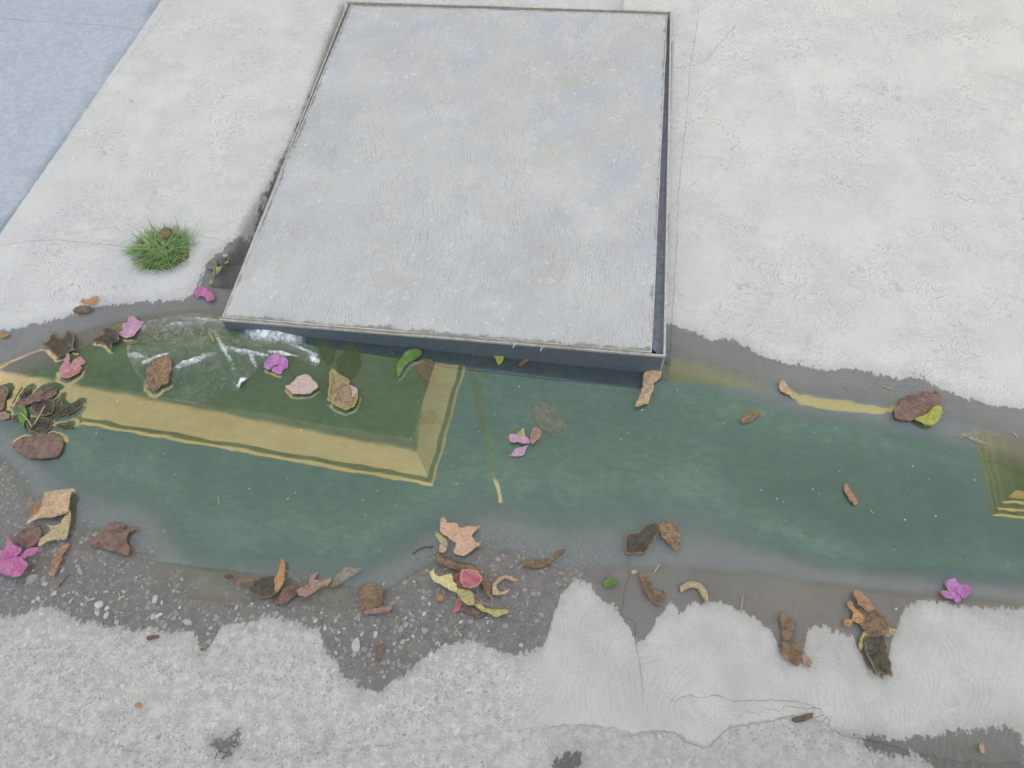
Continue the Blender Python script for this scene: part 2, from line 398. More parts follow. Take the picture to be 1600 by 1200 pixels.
    wcol = k.mix(k.math('MULTIPLY', k.math('MULTIPLY', marks_g, k.math('SUBTRACT', 1.0, rampa)), .35), wcol, (.20, .165, .10))
    col = k.mix(w, dry, wcol)
    rough = k.mixf(w, .9, k.ramp(n2, .3, .7, .35, .62))
    hgt = k.math('ADD', k.math('MULTIPLY', n2, .5), k.math('MULTIPLY', n3, .35))
    hgt = k.math('ADD', hgt, k.math('MULTIPLY', k.mixf(rampa, marks_g, marks_r), -.55))
    hgt = k.math('ADD', hgt, k.math('MULTIPLY', k.math('MULTIPLY', stone, agga), .8))
    hgt = k.math('ADD', hgt, k.math('MULTIPLY', k.math('MULTIPLY', k.math('SUBTRACT', grit, dgrit), agga), .6))
    hgt = k.math('ADD', hgt, k.math('MULTIPLY', ckm, -1.0))
    hgt = k.math('ADD', hgt, k.math('MULTIPLY', old_f, -1.2))
    b = k.bump(hgt, .8, .0016)
    return k.done(k.bsdf(col, rough, b, spec=k.mixf(w, .25, .6)))
ground = link_mesh('ground', grid_mesh('ground', GX, GY, GZ, attrs), ground_material())
tag(ground, 'pale concrete driveway ramp, gutter and worn road around the puddle', kind='structure')

# ------------------------------------------------------------------ houses across the street (seen only as reflections in the puddle)
def plaster(name, col, dirt=(.45, .33, .16)):
    k = N(name); p = k.geo()
    f = k.noise(p, 1.3, 6, .6); g = k.noise(p, 30, 4, .7)
    c = k.mix(k.ramp(f, .45, .75, 0, .45), col, dirt)
    c = k.mix(k.ramp(g, .3, .7, 0, .15), c, (.3, .25, .15))
    return k.done(k.bsdf(c, .9, k.bump(g, .5, .004), spec=.2))
yellow = plaster('yellow_plaster', (.80, .63, .39)); ochre = plaster('ochre_plaster', (.62, .40, .12))
olive = plaster('dark_olive_plaster', (.10, .13, .05), (.07, .09, .035)); coping_m = plaster('pale_yellow_coping', (.88, .70, .34))
groove_m = plaster('shade_green_groove', (.14, .19, .10), (.08, .12, .07))  # dark green stands in for the shade under coping and mouldings
whitew = plaster('white_plaster', (.6, .59, .56), (.4, .38, .33))
glass = simple('window_glass', (.03, .04, .05), .08, var=.1, scale=2, bump=.05); frame_m = simple('white_window_frame', (.7, .7, .68), .5)
wood = simple('brown_door_wood', (.16, .08, .04), .5, scale=20)
def boxes(name, mat, root, lst, bev=.0):
    bm = bmesh.new()
    for b in lst: add_box(bm, *b)
    if bev: bmesh.ops.bevel(bm, geom=list(bm.edges), offset=bev, segments=2, affect='EDGES')
    return bm_obj(name, bm, mat, root)
def window(root, x0, x1, z0, z1, y, facing=-1):
    d = .05 * facing
    ya, yb = sorted((y, y + d)); t = .06
    fr = boxes('window', frame_m, root, [(x0, x1, ya, yb, z0, z0 + t), (x0, x1, ya, yb, z1 - t, z1), (x0, x0 + t, ya, yb, z0 + t, z1 - t), (x1 - t, x1, ya, yb, z0 + t, z1 - t), ((x0 + x1) / 2 - .025, (x0 + x1) / 2 + .025, ya, yb, z0 + t, z1 - t)])
    yc = sorted((y + d * .2, y + d * .5))
    pn = boxes('pane', glass, root, [(x0 + t, x1 - t, yc[0], yc[1], z0 + t, z1 - t)])
    return fr, pn
XL = -1.66
hA = empty('yellow_house', (-1.66, 2.75, 0), 'yellow plastered house with a projecting parapet balcony, mirrored at left of the puddle', 'house')
boxes('wall', yellow, hA, [(-9.2, XL - .05, 4.3, 12, -.2, 6.0)])
boxes('balcony_floor', yellow, hA, [(-9.2, XL - .004, 2.79, 4.3, 4.86, 5.02)])
pw_ = boxes('parapet', yellow, hA, [(-9.2, XL, 2.75, 2.88, 4.84, 5.84), (XL - .13, XL, 2.88, 4.3, 4.84, 5.84)])
boxes('groove', groove_m, hA, [(-9.2, XL - .03, 2.79, 2.86, 5.84, 5.94), (XL - .11, XL - .03, 2.86, 4.3, 5.84, 5.94)])
boxes('coping', coping_m, hA, [(-9.22, XL + .03, 2.73, 2.9, 5.94, 6.05), (XL - .15, XL + .03, 2.9, 4.3, 5.94, 6.05)])
for wx in (-8.2, -5.4): window(hA, wx, wx + 1.5, 1.2, 2.5, 4.3)
d_ = boxes('door', wood, hA, [(-3.3, -2.4, 4.25, 4.3, .12, 2.3)])
hA.rotation_euler.z = math.radians(-4)
hB = empty('ochre_house', (4.6, 4.4, .2), 'yellow house with a moulded cornice slab, mirrored at the right end of the puddle', 'house')
boxes('wall', plaster('lime_yellow_plaster', (.46, .46, .15)), hB, [(2.43, 10, 4.2, 12, -.2, 6.05)])
boxes('recess_wall', olive, hB, [(.93, 2.43, 4.36, 12, -.2, 6.0)])  # set-back section in a darker olive tone
boxes('balcony_floor', ochre, hB, [(4.42, 10, 3.2, 4.2, 5.62, 5.8)])
boxes('cornice', coping_m, hB, [(4.40, 10, 3.17, 4.2, 5.8, 5.88), (4.395, 10, 3.13, 4.2, 5.9, 5.97), (4.39, 10, 3.09, 4.2, 5.99, 6.07)])
boxes('groove', groove_m, hB, [(4.41, 10, 3.2, 4.2, 5.88, 5.9), (4.405, 10, 3.17, 4.2, 5.97, 5.99)])
window(hB, 5.6, 7.2, 1.2, 2.5, 4.2)
boxes('door', wood, hB, [(3.2, 4.1, 4.15, 4.2, .14, 2.35)])
# unseen house added behind the camera so that its shade covers the gutter
SHH = 11.25
hC = empty('added_shade_house', (0, -5.2, 0), 'unseen tall white plastered house, added behind the camera to shade the puddle', 'house')
boxes('wall', whitew, hC, [(-14, 16, -12, -5.2, 0, SHH - .25)])
boxes('roof', ochre, hC, [(-14.2, 16.2, -12.2, -5.1, SHH - .25, SHH)])
for wz in (1.2, 4.6, 7.9):
    for wx in (-11, -7, -3, 1.5, 6, 10.5): window(hC, wx, wx + 1.6, wz, wz + 1.4, -5.2, 1)
# service mast between the houses
pole_m = simple('galvanised_pole_paint', (.62, .55, .33), .55, scale=30)
mast = empty('service_mast', (-.86, 2.62, .2), 'thin metal mast mirrored as a leaning line in the middle of the puddle', 'pole')
bm = bmesh.new(); tube(bm, [(-.90, 2.62, .05), (-.87, 2.63, 3), (-.83, 2.60, 5.9)], [.045, .038, .024], 12); bm_obj('pole', bm, pole_m, mast, True)
bm = bmesh.new(); tube(bm, [(-.88, 2.62, 3.1), (-.74, 2.66, 3.35)], .011, 8); tube(bm, [(-.88, 2.62, 3.0), (-1.02, 2.85, 3.2), (-1.05, 3.2, 3.1)], .016, 8)
bm_obj('bracket', bm, pole_m, mast, True)

# ------------------------------------------------------------------ tilted chamber cover and its steel frame
def cover_concrete():
    k = N('brushed_cover_concrete'); p = k.geo(); o = p
    warp = k.noise(p, 4.0, 2, .5, color=True)
    pw = k.vadd(p, k.vscale(k.vadd(warp, (-.5, -.5, -.5)), .20))
    w = k.n('ShaderNodeTexWave', {'Vector': pw, 'Scale': 40, 'Distortion': 5.0, 'Detail': 4, 'Detail Scale': 1.3, 'Detail Roughness': .6}, wave_type='BANDS', bands_direction='X').outputs[1]
    w = k.ramp(w, .3, 1.0); msk = k.math('MULTIPLY', k.ramp(k.noise(p, 6, 3, .55), .32, .60), k.ramp(k.noise(k.vmul(p, (1, .30, 1)), 110, 3, .8), .38, .62))
    mk = k.math('MULTIPLY', w, msk)
    n1 = k.noise(p, 5, 5, .6); n2 = k.noise(p, 55, 6, .75); n3 = k.noise(p, 300, 4, .7); nb = k.noise(k.vadd(p, (3, 7, 1)), 4.2, 5, .62)
    c = k.mix(k.ramp(n1, .3, .7), (.45, .455, .46), (.53, .53, .522))
    c = k.mix(k.ramp(nb, .50, .64, 0, .8), c, (.415, .445, .50))
    c = k.mix(k.ramp(k.noise(k.vadd(p, (9, 1, 4)), 8, 5, .7), .48, .72, 0, .65), c, (.58, .58, .57))
    c = k.mix(k.ramp(k.noise(k.vadd(p, (5, 2, 4)), 7, 5, .75), .50, .72, 0, .6), c, (.47, .45, .40))
    c = k.mix(k.math('MULTIPLY', mk, .40), c, (.26, .28, .32))
    c = k.mix(k.ramp(n3, .35, .72, 0, .3), c, (.2, .2, .2))
    c = k.mix(k.ramp(n2, .57, .68, 0, .5), c, (.70, .70, .70)); c = k.mix(k.ramp(n2, .42, .30, 0, .35), c, (.34, .35, .38))
    ed = k.attr('edge'); xn = k.math('ADD', ed, k.math('MULTIPLY', k.noise(p, 28, 5, .75), -.05))
    c = k.mix(k.ramp(xn, -.014, -.024, 0, .75), c, (.17, .16, .145))
    v = k.voro(p, 130); c = k.mix(k.math('MULTIPLY', k.ramp(v, .14, .08), k.ramp(k.noise(p, 12, 2), .5, .6)), c, (.12, .12, .12))
    ck = k.math('ABSOLUTE', k.math('ADD', k.attr('crack'), k.math('MULTIPLY', k.math('SUBTRACT', n2, .5), .010)))
    c = k.mix(k.math('MULTIPLY', k.ramp(ck, .0014, .0), k.ramp(k.attr('crackd'), .02, .012, 0, .8)), c, (.10, .10, .09))
    h = k.math('ADD', k.math('MULTIPLY', n2, .7), k.math('ADD', k.math('MULTIPLY', n3, .35), k.math('MULTIPLY', mk, -.55)))
    return k.done(k.bsdf(c, .9, k.bump(h, .8, .0016), spec=.25))
def steel(name, a, b, rough=.6, rust=.45):
    k = N(name); p = k.geo(); f = k.noise(p, 70, 6, .75); g = k.noise(p, 15, 4, .6)
    c = k.mix(k.ramp(f, .4, .62), a, b); c = k.mix(k.ramp(g, .58, .72, 0, rust), c, (.30, .20, .15))
    return k.done(k.bsdf(c, rough, k.bump(f, .6, .001), metallic=.0, spec=.5))
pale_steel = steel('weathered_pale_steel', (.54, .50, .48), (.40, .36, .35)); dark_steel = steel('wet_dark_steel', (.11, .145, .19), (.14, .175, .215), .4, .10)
tan_steel = steel('mortar_smeared_steel', (.50, .48, .45), (.38, .36, .34), .85)
cover = empty('chamber_cover', (cFL + cFR) / 2, 'large tilted concrete slab cover in a thin steel rim, one side raised above the puddle', 'cover')
nx, ny = 60, 70
U, V = np.meshgrid(np.linspace(0, 1, nx), np.linspace(0, 1, ny))
def bil(q, u, v):
    return [(q[0][i] * (1 - u) + q[1][i] * u) * (1 - v) + (q[3][i] * (1 - u) + q[2][i] * u) * v for i in range(3)]
def inset(q, d):
    c = sum(q, Vector()) / 4; out = []
    for i in range(4):
        a = (q[(i + 1) % 4] - q[i]).normalized(); b = (q[(i - 1) % 4] - q[i]).normalized()
        out.append(q[i] + (a + b) * d)
    return out
CQ = [cFL, cFR, cBR, cBL]; CI = inset(CQ, .0024)
TX, TY, TZ = bil(CI, U, V)
TZ = TZ + .0012 * np.array([[fbm(a, b, 5) for a, b in zip(r1, r2)] for r1, r2 in zip(TX, TY)])
edge = -np.minimum.reduce([U * 1.0, (1 - U) * 1.0, V * 1.2 , (1 - V) * 1.2]) * 1.0
edge = np.minimum(np.minimum(V * 1.2, U + .004), np.minimum((1 - U) + .006, (1 - V) * 1.2 + .012))
sv_ = CRACKS; CRACKS = [[(372, 432), (384, 436), (386, 447), (374, 458), (364, 474), (357, 484)], [(390, 366), (410, 367), (440, 366)]]
cc_, cd_ = crack_field(TX, TY); CRACKS = sv_
top = link_mesh('concrete_fill', grid_mesh('concrete_fill', TX, TY, TZ, dict(edge=edge, crack=cc_, crackd=cd_)), cover_concrete(), cover)
bm = bmesh.new()
for i in range(4):
    j = (i + 1) % 4; a, b, c, d = CQ[i], CQ[j], CI[j], CI[i]
    # broken up a little so that the rim is not ruler straight
    n = 14
    for s in range(n):
        t0, t1 = s / n, (s + 1) / n
        wob = lambda t: Vector((fbm(t * 9, i, 1.0, 3) * .0018, fbm(t * 9, i, 1.0, 8) * .0018, 0.0012)) * (0 if t in (0, 1) else 1)
        q = [a.lerp(b, t0) + wob(t0), a.lerp(b, t1) + wob(t1), d.lerp(c, t1) , d.lerp(c, t0)]
        add_hexa(bm, [p_ - Vector((0, 0, .05)) for p_ in q], [p_ + Vector((0, 0, .0012)) for p_ in q])
bmesh.ops.remove_doubles(bm, verts=list(bm.verts), dist=.0002)
bm_obj('steel_rim', bm, pale_steel, cover)
bm = bmesh.new(); q2 = inset(CQ, .008)
add_hexa(bm, [p_ - Vector((0, 0, .052)) for p_ in q2], [p_ - Vector((0, 0, .004)) for p_ in q2]); bm_obj('underside_tray', bm, dark_steel, cover)

frm = empty('chamber_frame', (fFL + fFR) / 2, 'rusted steel angle frame round the raised slab cover, standing in the water', 'frame')  # only the steel frame that the cover sits in
def plate(name, a, b, t, ztop, zbot, mat, dz=0.0, wob=.001):
    """upright plate from a to b, thickness t towards the inside"""
    d = (b - a).normalized(); nrm = Vector((-d.y, d.x, 0)).normalized() * t
    bm = bmesh.new(); n = 16
    for s in range(n):
        p0, p1 = a.lerp(b, s / n), a.lerp(b, (s + 1) / n)
        w0 = Vector((0, 0, fbm(s, 0, .8, 2) * wob)); w1 = Vector((0, 0, fbm(s + 1, 0, .8, 2) * wob))
        q = [p0 + w0, p1 + w1, p1 + nrm + w1, p0 + nrm + w0]
        add_hexa(bm, [Vector((v_.x, v_.y, (v_.z + zbot) if zbot > -.05 else zbot)) for v_ in q], [v_ + Vector((0, 0, ztop)) for v_ in q])
    bmesh.ops.remove_doubles(bm, verts=list(bm.verts), dist=.0002)
    return bm_obj(name, bm, mat, frm)
plate('front_plate', fFL + Vector((.004, 0, 0)), fFR - Vector((.004, 0, 0)), .004, -.006, -.15, dark_steel)
plate('lip', fFL, fFR, .0045, 0, -.0058, pale_steel)
plate('side_plate', fFR, fBR, .0045, 0, -.15, tan_steel)
plate('side_plate', fBL, fFL + Vector((0, .01, 0)), .004, -.004, -.15, tan_steel)
plate('back_plate', fBR, fBL, .005, .0015, -.15, tan_steel)
lg = [v_ - Vector((0, 0, .016)) for v_ in (fFL + Vector((.004, .004, 0)), fFR + Vector((-.0045, .004, 0)), fBR + Vector((-.0045, -.005, 0)), fBL + Vector((.004, -.005, 0)))]; li = inset(lg, .042)
refl_outline = [P(px_, py_, -.0032) for px_, py_ in ((350, 512), (500, 541), (600, 556), (700, 574), (850, 592), (1000, 607), (1046, 590), (1042, 560), (900, 548), (700, 530), (520, 508), (360, 494))]  # dark strip painted in for the slab front's reflection on the water
bm = bmesh.new(); ft = [bm.verts.new(v_) for v_ in refl_outline]; fb = [bm.verts.new(v_ - Vector((0, 0, .02))) for v_ in refl_outline]
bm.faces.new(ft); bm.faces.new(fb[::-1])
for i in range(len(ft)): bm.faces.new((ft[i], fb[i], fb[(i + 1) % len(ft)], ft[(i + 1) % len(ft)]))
bm_obj('painted_reflection', bm, simple('slab_reflection_navy', (.03, .045, .065), .6, scale=60, col2=(.05, .07, .085)), frm)
ledge_m = steel('dusty_blue_grey_steel', (.15, .17, .21), (.22, .24, .28), .8)
for i in (1, 2, 3, 0):
    j = (i + 1) % 4; bm = bmesh.new(); q = [lg[i], lg[j], li[j], li[i]]; dz_ = Vector((0, 0, .05 if i == 0 else 0))
    add_hexa(bm, [v_ - Vector((0, 0, .004)) - dz_ for v_ in q], [v_ - dz_ for v_ in q]); bm_obj('ledge', bm, ledge_m, frm)
for px_ in (803, 846):
    a = P(px_, 548 if px_ > 820 else 543, .070); bm = bmesh.new()
    tube(bm, [a + Vector((-.002, -.001, 0)), a + Vector((0, .006, .002)), a + Vector((.007, .012, .003))], .0016, 6); bm_obj('clip', bm, pale_steel, frm, True)
mortar_m = simple('grey_mortar', (.40, .40, .40), .95, scale=60, bump=.8, col2=(.50, .495, .48), bd=.002)

# ------------------------------------------------------------------ leaves, petals and other litter
FLOATS = []          # footprints that pull the water surface up around them
def smooth_poly(pts, n=3):
    out = []; L = len(pts)
    for i in range(L):
        p0, p1, p2, p3 = [np.array(pts[(i + k) % L], float) for k in (-1, 0, 1, 2)]
        for s in range(n):
            t = s / n
            out.append(tuple(.5 * ((2 * p1) + (-p0 + p2) * t + (2 * p0 - 5 * p1 + 4 * p2 - p3) * t * t + (-p0 + 3 * p1 - 3 * p2 + p3) * t ** 3)))
    return out
def sheet(name, poly, axis, mat, parent=None, z=None, where='ground', hump=.0, curl=None, fold=.0, bend=.0, crumple=.004, cs=60, tilt=(0, 0), rag=1.0, thick=.0004, smooth=3, lift=.0, float_ring=True):
    """a thin leaf-like sheet whose outline (photo pixels) is laid on the ground or on the water"""
    if where == 'ground':
        W = [on_ground(*p)[:2] for p in poly]
    else:
        W = [flat(*p, 0) for p in poly]
    W = smooth_poly(W, smooth)
    W = [(x + (fbm(x, y, 150, 5) + .6 * fbm(x, y, 420, 2)) * rag * .0016, y + (fbm(x, y, 150, 9) + .6 * fbm(x, y, 420, 4)) * rag * .0016) for x, y in W]
    A = np.array(W); mn, mx = A.min(0), A.max(0); size = max(mx - mn); step = max(size / 30, .0013)
    if axis is None: axis = (poly[0], poly[len(poly) // 2])
    if where == 'ground': a0, a1 = [np.array(on_ground(*p)[:2]) for p in axis]
    else: a0, a1 = [np.array(flat(*p, 0)) for p in axis]
    xs = np.arange(mn[0], mx[0], step); ys = np.arange(mn[1], mx[1], step * .87)
    gx_, gy_ = np.meshgrid(xs, ys); gx_ = gx_ + (np.arange(len(ys)) % 2 * step * .5)[:, None]
    sd = poly_sd(gx_, gy_, W); keep = sd > step * .45
    inner = list(zip(gx_[keep], gy_[keep]))
    pts = [Vector(p) for p in W] + [Vector(p) for p in inner]
    nb = len(W)
    if curl is None: curl = random.uniform(.002, .006) if where == 'ground' else (.0025 if where == 'float' else 0)
    co, ed, fc, *_ = delaunay_2d_cdt(pts, [(i, (i + 1) % nb) for i in range(nb)], [list(range(nb))], 1, 1e-6)
    X = np.array([c.x for c in co]); Y = np.array([c.y for c in co])
    d = np.maximum(poly_sd(X, Y, W), 0); dm = max(d.max(), 1e-4); en = d / dm
    ax = a1 - a0; L = np.linalg.norm(ax) + 1e-6; ax = ax / L; nr = np.array([-ax[1], ax[0]])
    u = ((X - a0[0]) * ax[0] + (Y - a0[1]) * ax[1]) / L; v = ((X - a0[0]) * nr[0] + (Y - a0[1]) * nr[1])
    if where == 'ground': base = ground_z(X, Y) + .0025
    elif where == 'float': base = np.full(X.shape, .0012)
    elif where == 'under': base = np.full(X.shape, -.0034)
    else: base = np.full(X.shape, float(where))
    if where in ('ground',): base = np.maximum(base, .001)
    sd_ = random.random() * 100
    nzv = np.array([fbm(a, b, cs, sd_, 3) for a, b in zip(X, Y)]); nz2 = np.array([fbm(a, b, cs * .35, sd_ + 7, 2) for a, b in zip(X, Y)])
    rs = random.Random(int(sd_ * 1000)); qx, qy = (X - X.mean()) / size, (Y - Y.mean()) / size; cz = np.zeros_like(X)
    for _k in range(6):
        th = rs.uniform(0, math.pi); cz += rs.choice((-1, 1, 1)) * rs.uniform(.4, 1) * np.abs(qx * math.cos(th) + qy * math.sin(th) + rs.uniform(-.28, .28) + .05 * nz2)
    cz = (cz - cz.min()) / max(np.ptp(cz), 1e-6)
    soft = np.clip(en * (2 - en), 0, 1)
    Zr = hump * (.30 * soft + 1.05 * cz * (.45 + .55 * soft)) + curl * (1 - en) ** 2 * (.55 + .9 * np.clip(nz2 + .3, 0, 1)) + fold * np.abs(v) + bend * ((u - .5) ** 2) + .42 * crumple * (np.abs(nzv) * 1.3 + .3 * nz2) + tilt[0] * u + tilt[1] * v + lift
    if where != 'under': Zr = np.maximum(Zr, 0)
    Zz = base + Zr
    ox, oy = X.mean(), Y.mean(); oz = float(base.mean())
    me = bpy.data.meshes.new(name)
    me.from_pydata([(a - ox, b - oy, c - oz) for a, b, c in zip(X, Y, Zz)], [], [list(f) for f in fc])
    at = me.attributes.new('leafuv', 'FLOAT_VECTOR', 'POINT')
    at.data.foreach_set('vector', np.stack([u, v / max(dm, 1e-4), en], -1).astype(np.float32).ravel())
    me.polygons.foreach_set('use_smooth', [True] * len(me.polygons)); me.materials.append(mat)
    o = bpy.data.objects.new(name, me); C.objects.link(o); o.location = (ox, oy, oz)
    s = o.modifiers.new('thickness', 'SOLIDIFY'); s.thickness = thick; s.offset = 0
    if parent is not None:
        o.parent = parent; o.matrix_parent_inverse = Matrix.Translation(-Vector(parent.location))
    if where in ('float', 'ground') and float_ring: FLOATS.append(W)
    return o
def leaf_mat(name, a, b, vein=None, spot=None, rough=.6, spotamt=.5, trans=.0, edgec=None, ns=60, veins=1.0):
    k = N(name); p = k.geo(); uv = k.attr('leafuv', 'Vector'); s = k.sep(uv)
    rnd = k.n('ShaderNodeObjectInfo').outputs['Random']
    pp = k.vadd(p, k.comb(rnd, rnd, rnd))
    n1 = k.noise(pp, ns, 5, .65); n2 = k.noise(pp, ns * 5, 5, .7)
    c = k.mix(k.ramp(n1, .36, .64), a, b)
    vc = vein or tuple(min(1, x * 1.35 + .02) for x in b)
    av = k.math('ABSOLUTE', s[1])
    mid = k.ramp(av, .07, .02)
    lat = k.math('SINE', k.math('MULTIPLY', k.math('SUBTRACT', s[0], k.math('MULTIPLY', av, .16)), 62.0))
    lat = k.ramp(lat, .86, 1.0)
    vm = k.math('MULTIPLY', k.math('MAXIMUM', mid, k.math('MULTIPLY', lat, .6)), veins)
    c = k.mix(k.math('MULTIPLY', vm, .55), c, vc)
    if edgec: c = k.mix(k.ramp(k.math('ADD', s[2], k.math('MULTIPLY', n1, .4)), .42, .22), c, edgec)
    if spot: c = k.mix(k.math('MULTIPLY', k.ramp(k.noise(pp, ns * 2.2, 4, .7), .55, .62), spotamt), c, spot)
    c = k.mix(k.ramp(n2, .35, .65, 0, .55), c, k.mix(1.0, c, (.42, .38, .36), 'MULTIPLY'))
    h = k.math('ADD', k.math('MULTIPLY', vm, .6), k.math('ADD', n1, k.math('MULTIPLY', n2, .4)))
    b_ = k.bump(h, .9, .0013)
    pr = k.bsdf(c, rough, b_, spec=.35)
    if trans:
        t = k.n('ShaderNodeBsdfTranslucent', {'Color': c}); mx = k.n('ShaderNodeMixShader', {0: trans, 1: pr.outputs[0], 2: t.outputs[0]})
        return k.done(mx)
    return k.done(pr)
M = {
 'brown': leaf_mat('dry_brown_leaf', (.17, .105, .065), (.30, .19, .12), spot=(.06, .04, .03)),
 'dark': leaf_mat('rotten_dark_leaf', (.045, .040, .030), (.10, .08, .055), spot=(.02, .02, .015), edgec=(.26, .17, .09), rough=.4, veins=.5),
 'sunk': leaf_mat('sunken_dark_leaf', (.22, .17, .10), (.36, .29, .15), spot=(.07, .06, .04), rough=.5, veins=.6),
 'tan': leaf_mat('tan_leaf', (.50, .32, .20), (.66, .46, .30), spot=(.28, .16, .09), spotamt=.4),
 'tangreen': leaf_mat('tan_green_leaf', (.44, .36, .20), (.58, .44, .28), spot=(.26, .22, .10), spotamt=.6),
 'rough': leaf_mat('mottled_brown_leaf', (.16, .10, .07), (.34, .22, .13), spot=(.55, .38, .18), spotamt=.65, ns=110),
 'mottle': leaf_mat('mottled_yellow_brown_leaf', (.24, .15, .11), (.42, .30, .18), spot=(.50, .42, .14), spotamt=.7, ns=70, edgec=(.40, .40, .10)),
 'plum': leaf_mat('plum_brown_leaf', (.15, .085, .075), (.26, .16, .13), spot=(.42, .24, .12), spotamt=.35),
 'lime': leaf_mat('yellow_green_leaf', (.34, .38, .06), (.52, .50, .14), spot=(.22, .12, .07), spotamt=.7, ns=130),
 'yellow': leaf_mat('yellow_leaf', (.70, .60, .27), (.74, .60, .32), spot=(.42, .36, .10), spotamt=.3),
 'olive': leaf_mat('olive_yellow_leaf', (.42, .38, .15), (.56, .49, .22), spot=(.26, .22, .06), spotamt=.5),
 'green': leaf_mat('fresh_green_leaf', (.09, .20, .04), (.14, .28, .06), spot=(.26, .26, .08), spotamt=.3, rough=.45),
 'sungreen': leaf_mat('sunken_green_leaf', (.05, .095, .035), (.075, .13, .045), rough=.5),
 'orange': leaf_mat('orange_brown_leaf', (.48, .23, .10), (.58, .32, .17), spot=(.25, .12, .05), spotamt=.3),
 'rust': leaf_mat('rust_brown_leaf', (.36, .18, .10), (.48, .27, .17), spot=(.16, .08, .05)),
 'greywet': leaf_mat('wet_grey_green_leaf', (.17, .19, .14), (.24, .26, .19), spot=(.12, .13, .09), rough=.4),
 'magenta': leaf_mat('magenta_petal', (.66, .18, .42), (.78, .32, .56), vein=(.80, .40, .74), rough=.55, trans=.25, veins=.7),
 'violet': leaf_mat('violet_petal', (.66, .22, .58), (.76, .36, .70), vein=(.78, .36, .82), rough=.55, trans=.25, veins=.7),
 'lilac': leaf_mat('pale_lilac_petal', (.66, .34, .54), (.74, .48, .62), vein=(.72, .55, .60), spot=(.50, .34, .28), spotamt=.5, trans=.2),
 'pink': leaf_mat('pink_petal', (.72, .30, .36), (.78, .46, .48), vein=(.80, .50, .48), spot=(.55, .22, .20), spotamt=.5, trans=.2),
 'cream': leaf_mat('cream_pink_petal', (.78, .56, .48), (.80, .58, .56), vein=(.84, .66, .55), spot=(.66, .40, .45), spotamt=.4, trans=.2),
 'coral': leaf_mat('coral_pink_petal', (.66, .16, .24), (.76, .32, .32), vein=(.82, .42, .42), trans=.25, edgec=(.82, .46, .38)),
 'crimson': leaf_mat('crimson_dry_petal', (.34, .10, .11), (.48, .18, .17), trans=.1),
 'rose': leaf_mat('rose_brown_petal', (.34, .21, .17), (.48, .32, .26), vein=(.24, .13, .11)),
 'peach': leaf_mat('peach_petal', (.82, .50, .30), (.82, .55, .42), vein=(.85, .62, .45), spot=(.74, .40, .36), spotamt=.5, trans=.2),
}
stem_m = simple('dry_stem', (.36, .29, .18), .8, scale=120, bump=.4); palestem = simple('pale_straw', (.50, .46, .26), .7, scale=120, bump=.4)
darkstem = simple('dark_twig', (.08, .065, .05), .7, scale=120)
def L(name, label, cat, poly, mat, axis=None, group=None, parent=None, stem=None, **kw):
    o = sheet(name, poly, axis, M[mat], parent=parent, **kw)
    if parent is None: tag(o, label, cat, group)
    elif label: tag(o, label)
    if stem:
        zz = kw.get('lift', 0) + .004
        pts = []
        for q in stem:
            if kw.get('where', 'ground') == 'ground': x, y, z = on_ground(*q); pts.append((x, y, max(z, 0) + zz))
            else: x, y = flat(*q); pts.append((x, y, .003 if kw['where'] == 'float' else -.003))
        bm = bmesh.new(); tube(bm, pts, [.0011 - .0004 * i / len(pts) for i in range(len(pts))], 6)
        s = bm_obj('stem', bm, stem_m, o if parent is None else parent, True)
    return o

# views of the photograph the outlines were read from: (x offset, y offset, scale)
VIEWS = {1: (0, 400, 4), 2: (300, 400, 4), 3: (600, 500, 4), 4: (900, 450, 4), 5: (1200, 550, 4), 6: (0, 700, 4), 7: (300, 750, 4), 8: (600, 780, 4),
         9: (900, 780, 4), 10: (1200, 850, 3.4275), 11: (0, 900, 4), 12: (150, 300, 5.333), 0: (0, 0, 1)}
def c(k, *v):
    ox, oy, s = VIEWS[k]
    return [(ox + v[i] / s, oy + v[i + 1] / s) for i in range(0, len(v), 2)]
def one(k, *v): return c(k, *v)
fl = dict(where='float'); un = dict(where='under'); gr = dict(where='ground')
GL = 'dead leaves lying around the puddle'; GP = 'fallen bougainvillea petals'

# --- petals and flowers
L('petal', 'crumpled magenta petal on wet concrete beside the left front corner of the slab cover', 'petal', c(1, 1225, 250, 1228, 222, 1255, 204, 1290, 207, 1318, 228, 1342, 250, 1352, 278, 1330, 298, 1305, 300, 1290, 275, 1262, 262, 1240, 272), 'magenta', c(1, 1225, 240, 1345, 285), GP, crumple=.009, hump=.010, rag=1)
L('petal', 'pale lilac petal floating against a dark curled leaf at the left of the plastic bag', 'petal', c(1, 768, 440, 800, 420, 812, 390, 845, 384, 870, 410, 905, 418, 890, 450, 862, 478, 845, 505, 800, 522, 762, 508, 752, 490, 775, 468), 'lilac', c(1, 760, 500, 870, 400), GP, crumple=.006, hump=.006, **fl)
fp = empty('flower', (*flat(113, 575), .002), 'crumpled pink flower floating just above the yellow reflection at the left', 'flower', GP)
L('petal', None, None, c(1, 385, 705, 405, 670, 420, 630, 445, 622, 440, 660, 462, 690, 450, 730, 410, 745, 385, 735), 'pink', c(1, 390, 730, 440, 630), parent=fp, crumple=.008, hump=.006, **fl)
L('petal', None, None, c(1, 455, 700, 478, 660, 505, 638, 532, 650, 538, 680, 510, 690, 520, 710, 480, 725), 'pink', c(1, 460, 710, 530, 660), parent=fp, crumple=.008, hump=.008, **fl)
L('petal', None, None, c(1, 388, 745, 420, 725, 470, 722, 505, 712, 508, 732, 470, 755, 430, 772, 395, 768), 'coral', c(1, 388, 760, 505, 720), parent=fp, crumple=.005, hump=.004, lift=.002, **fl)
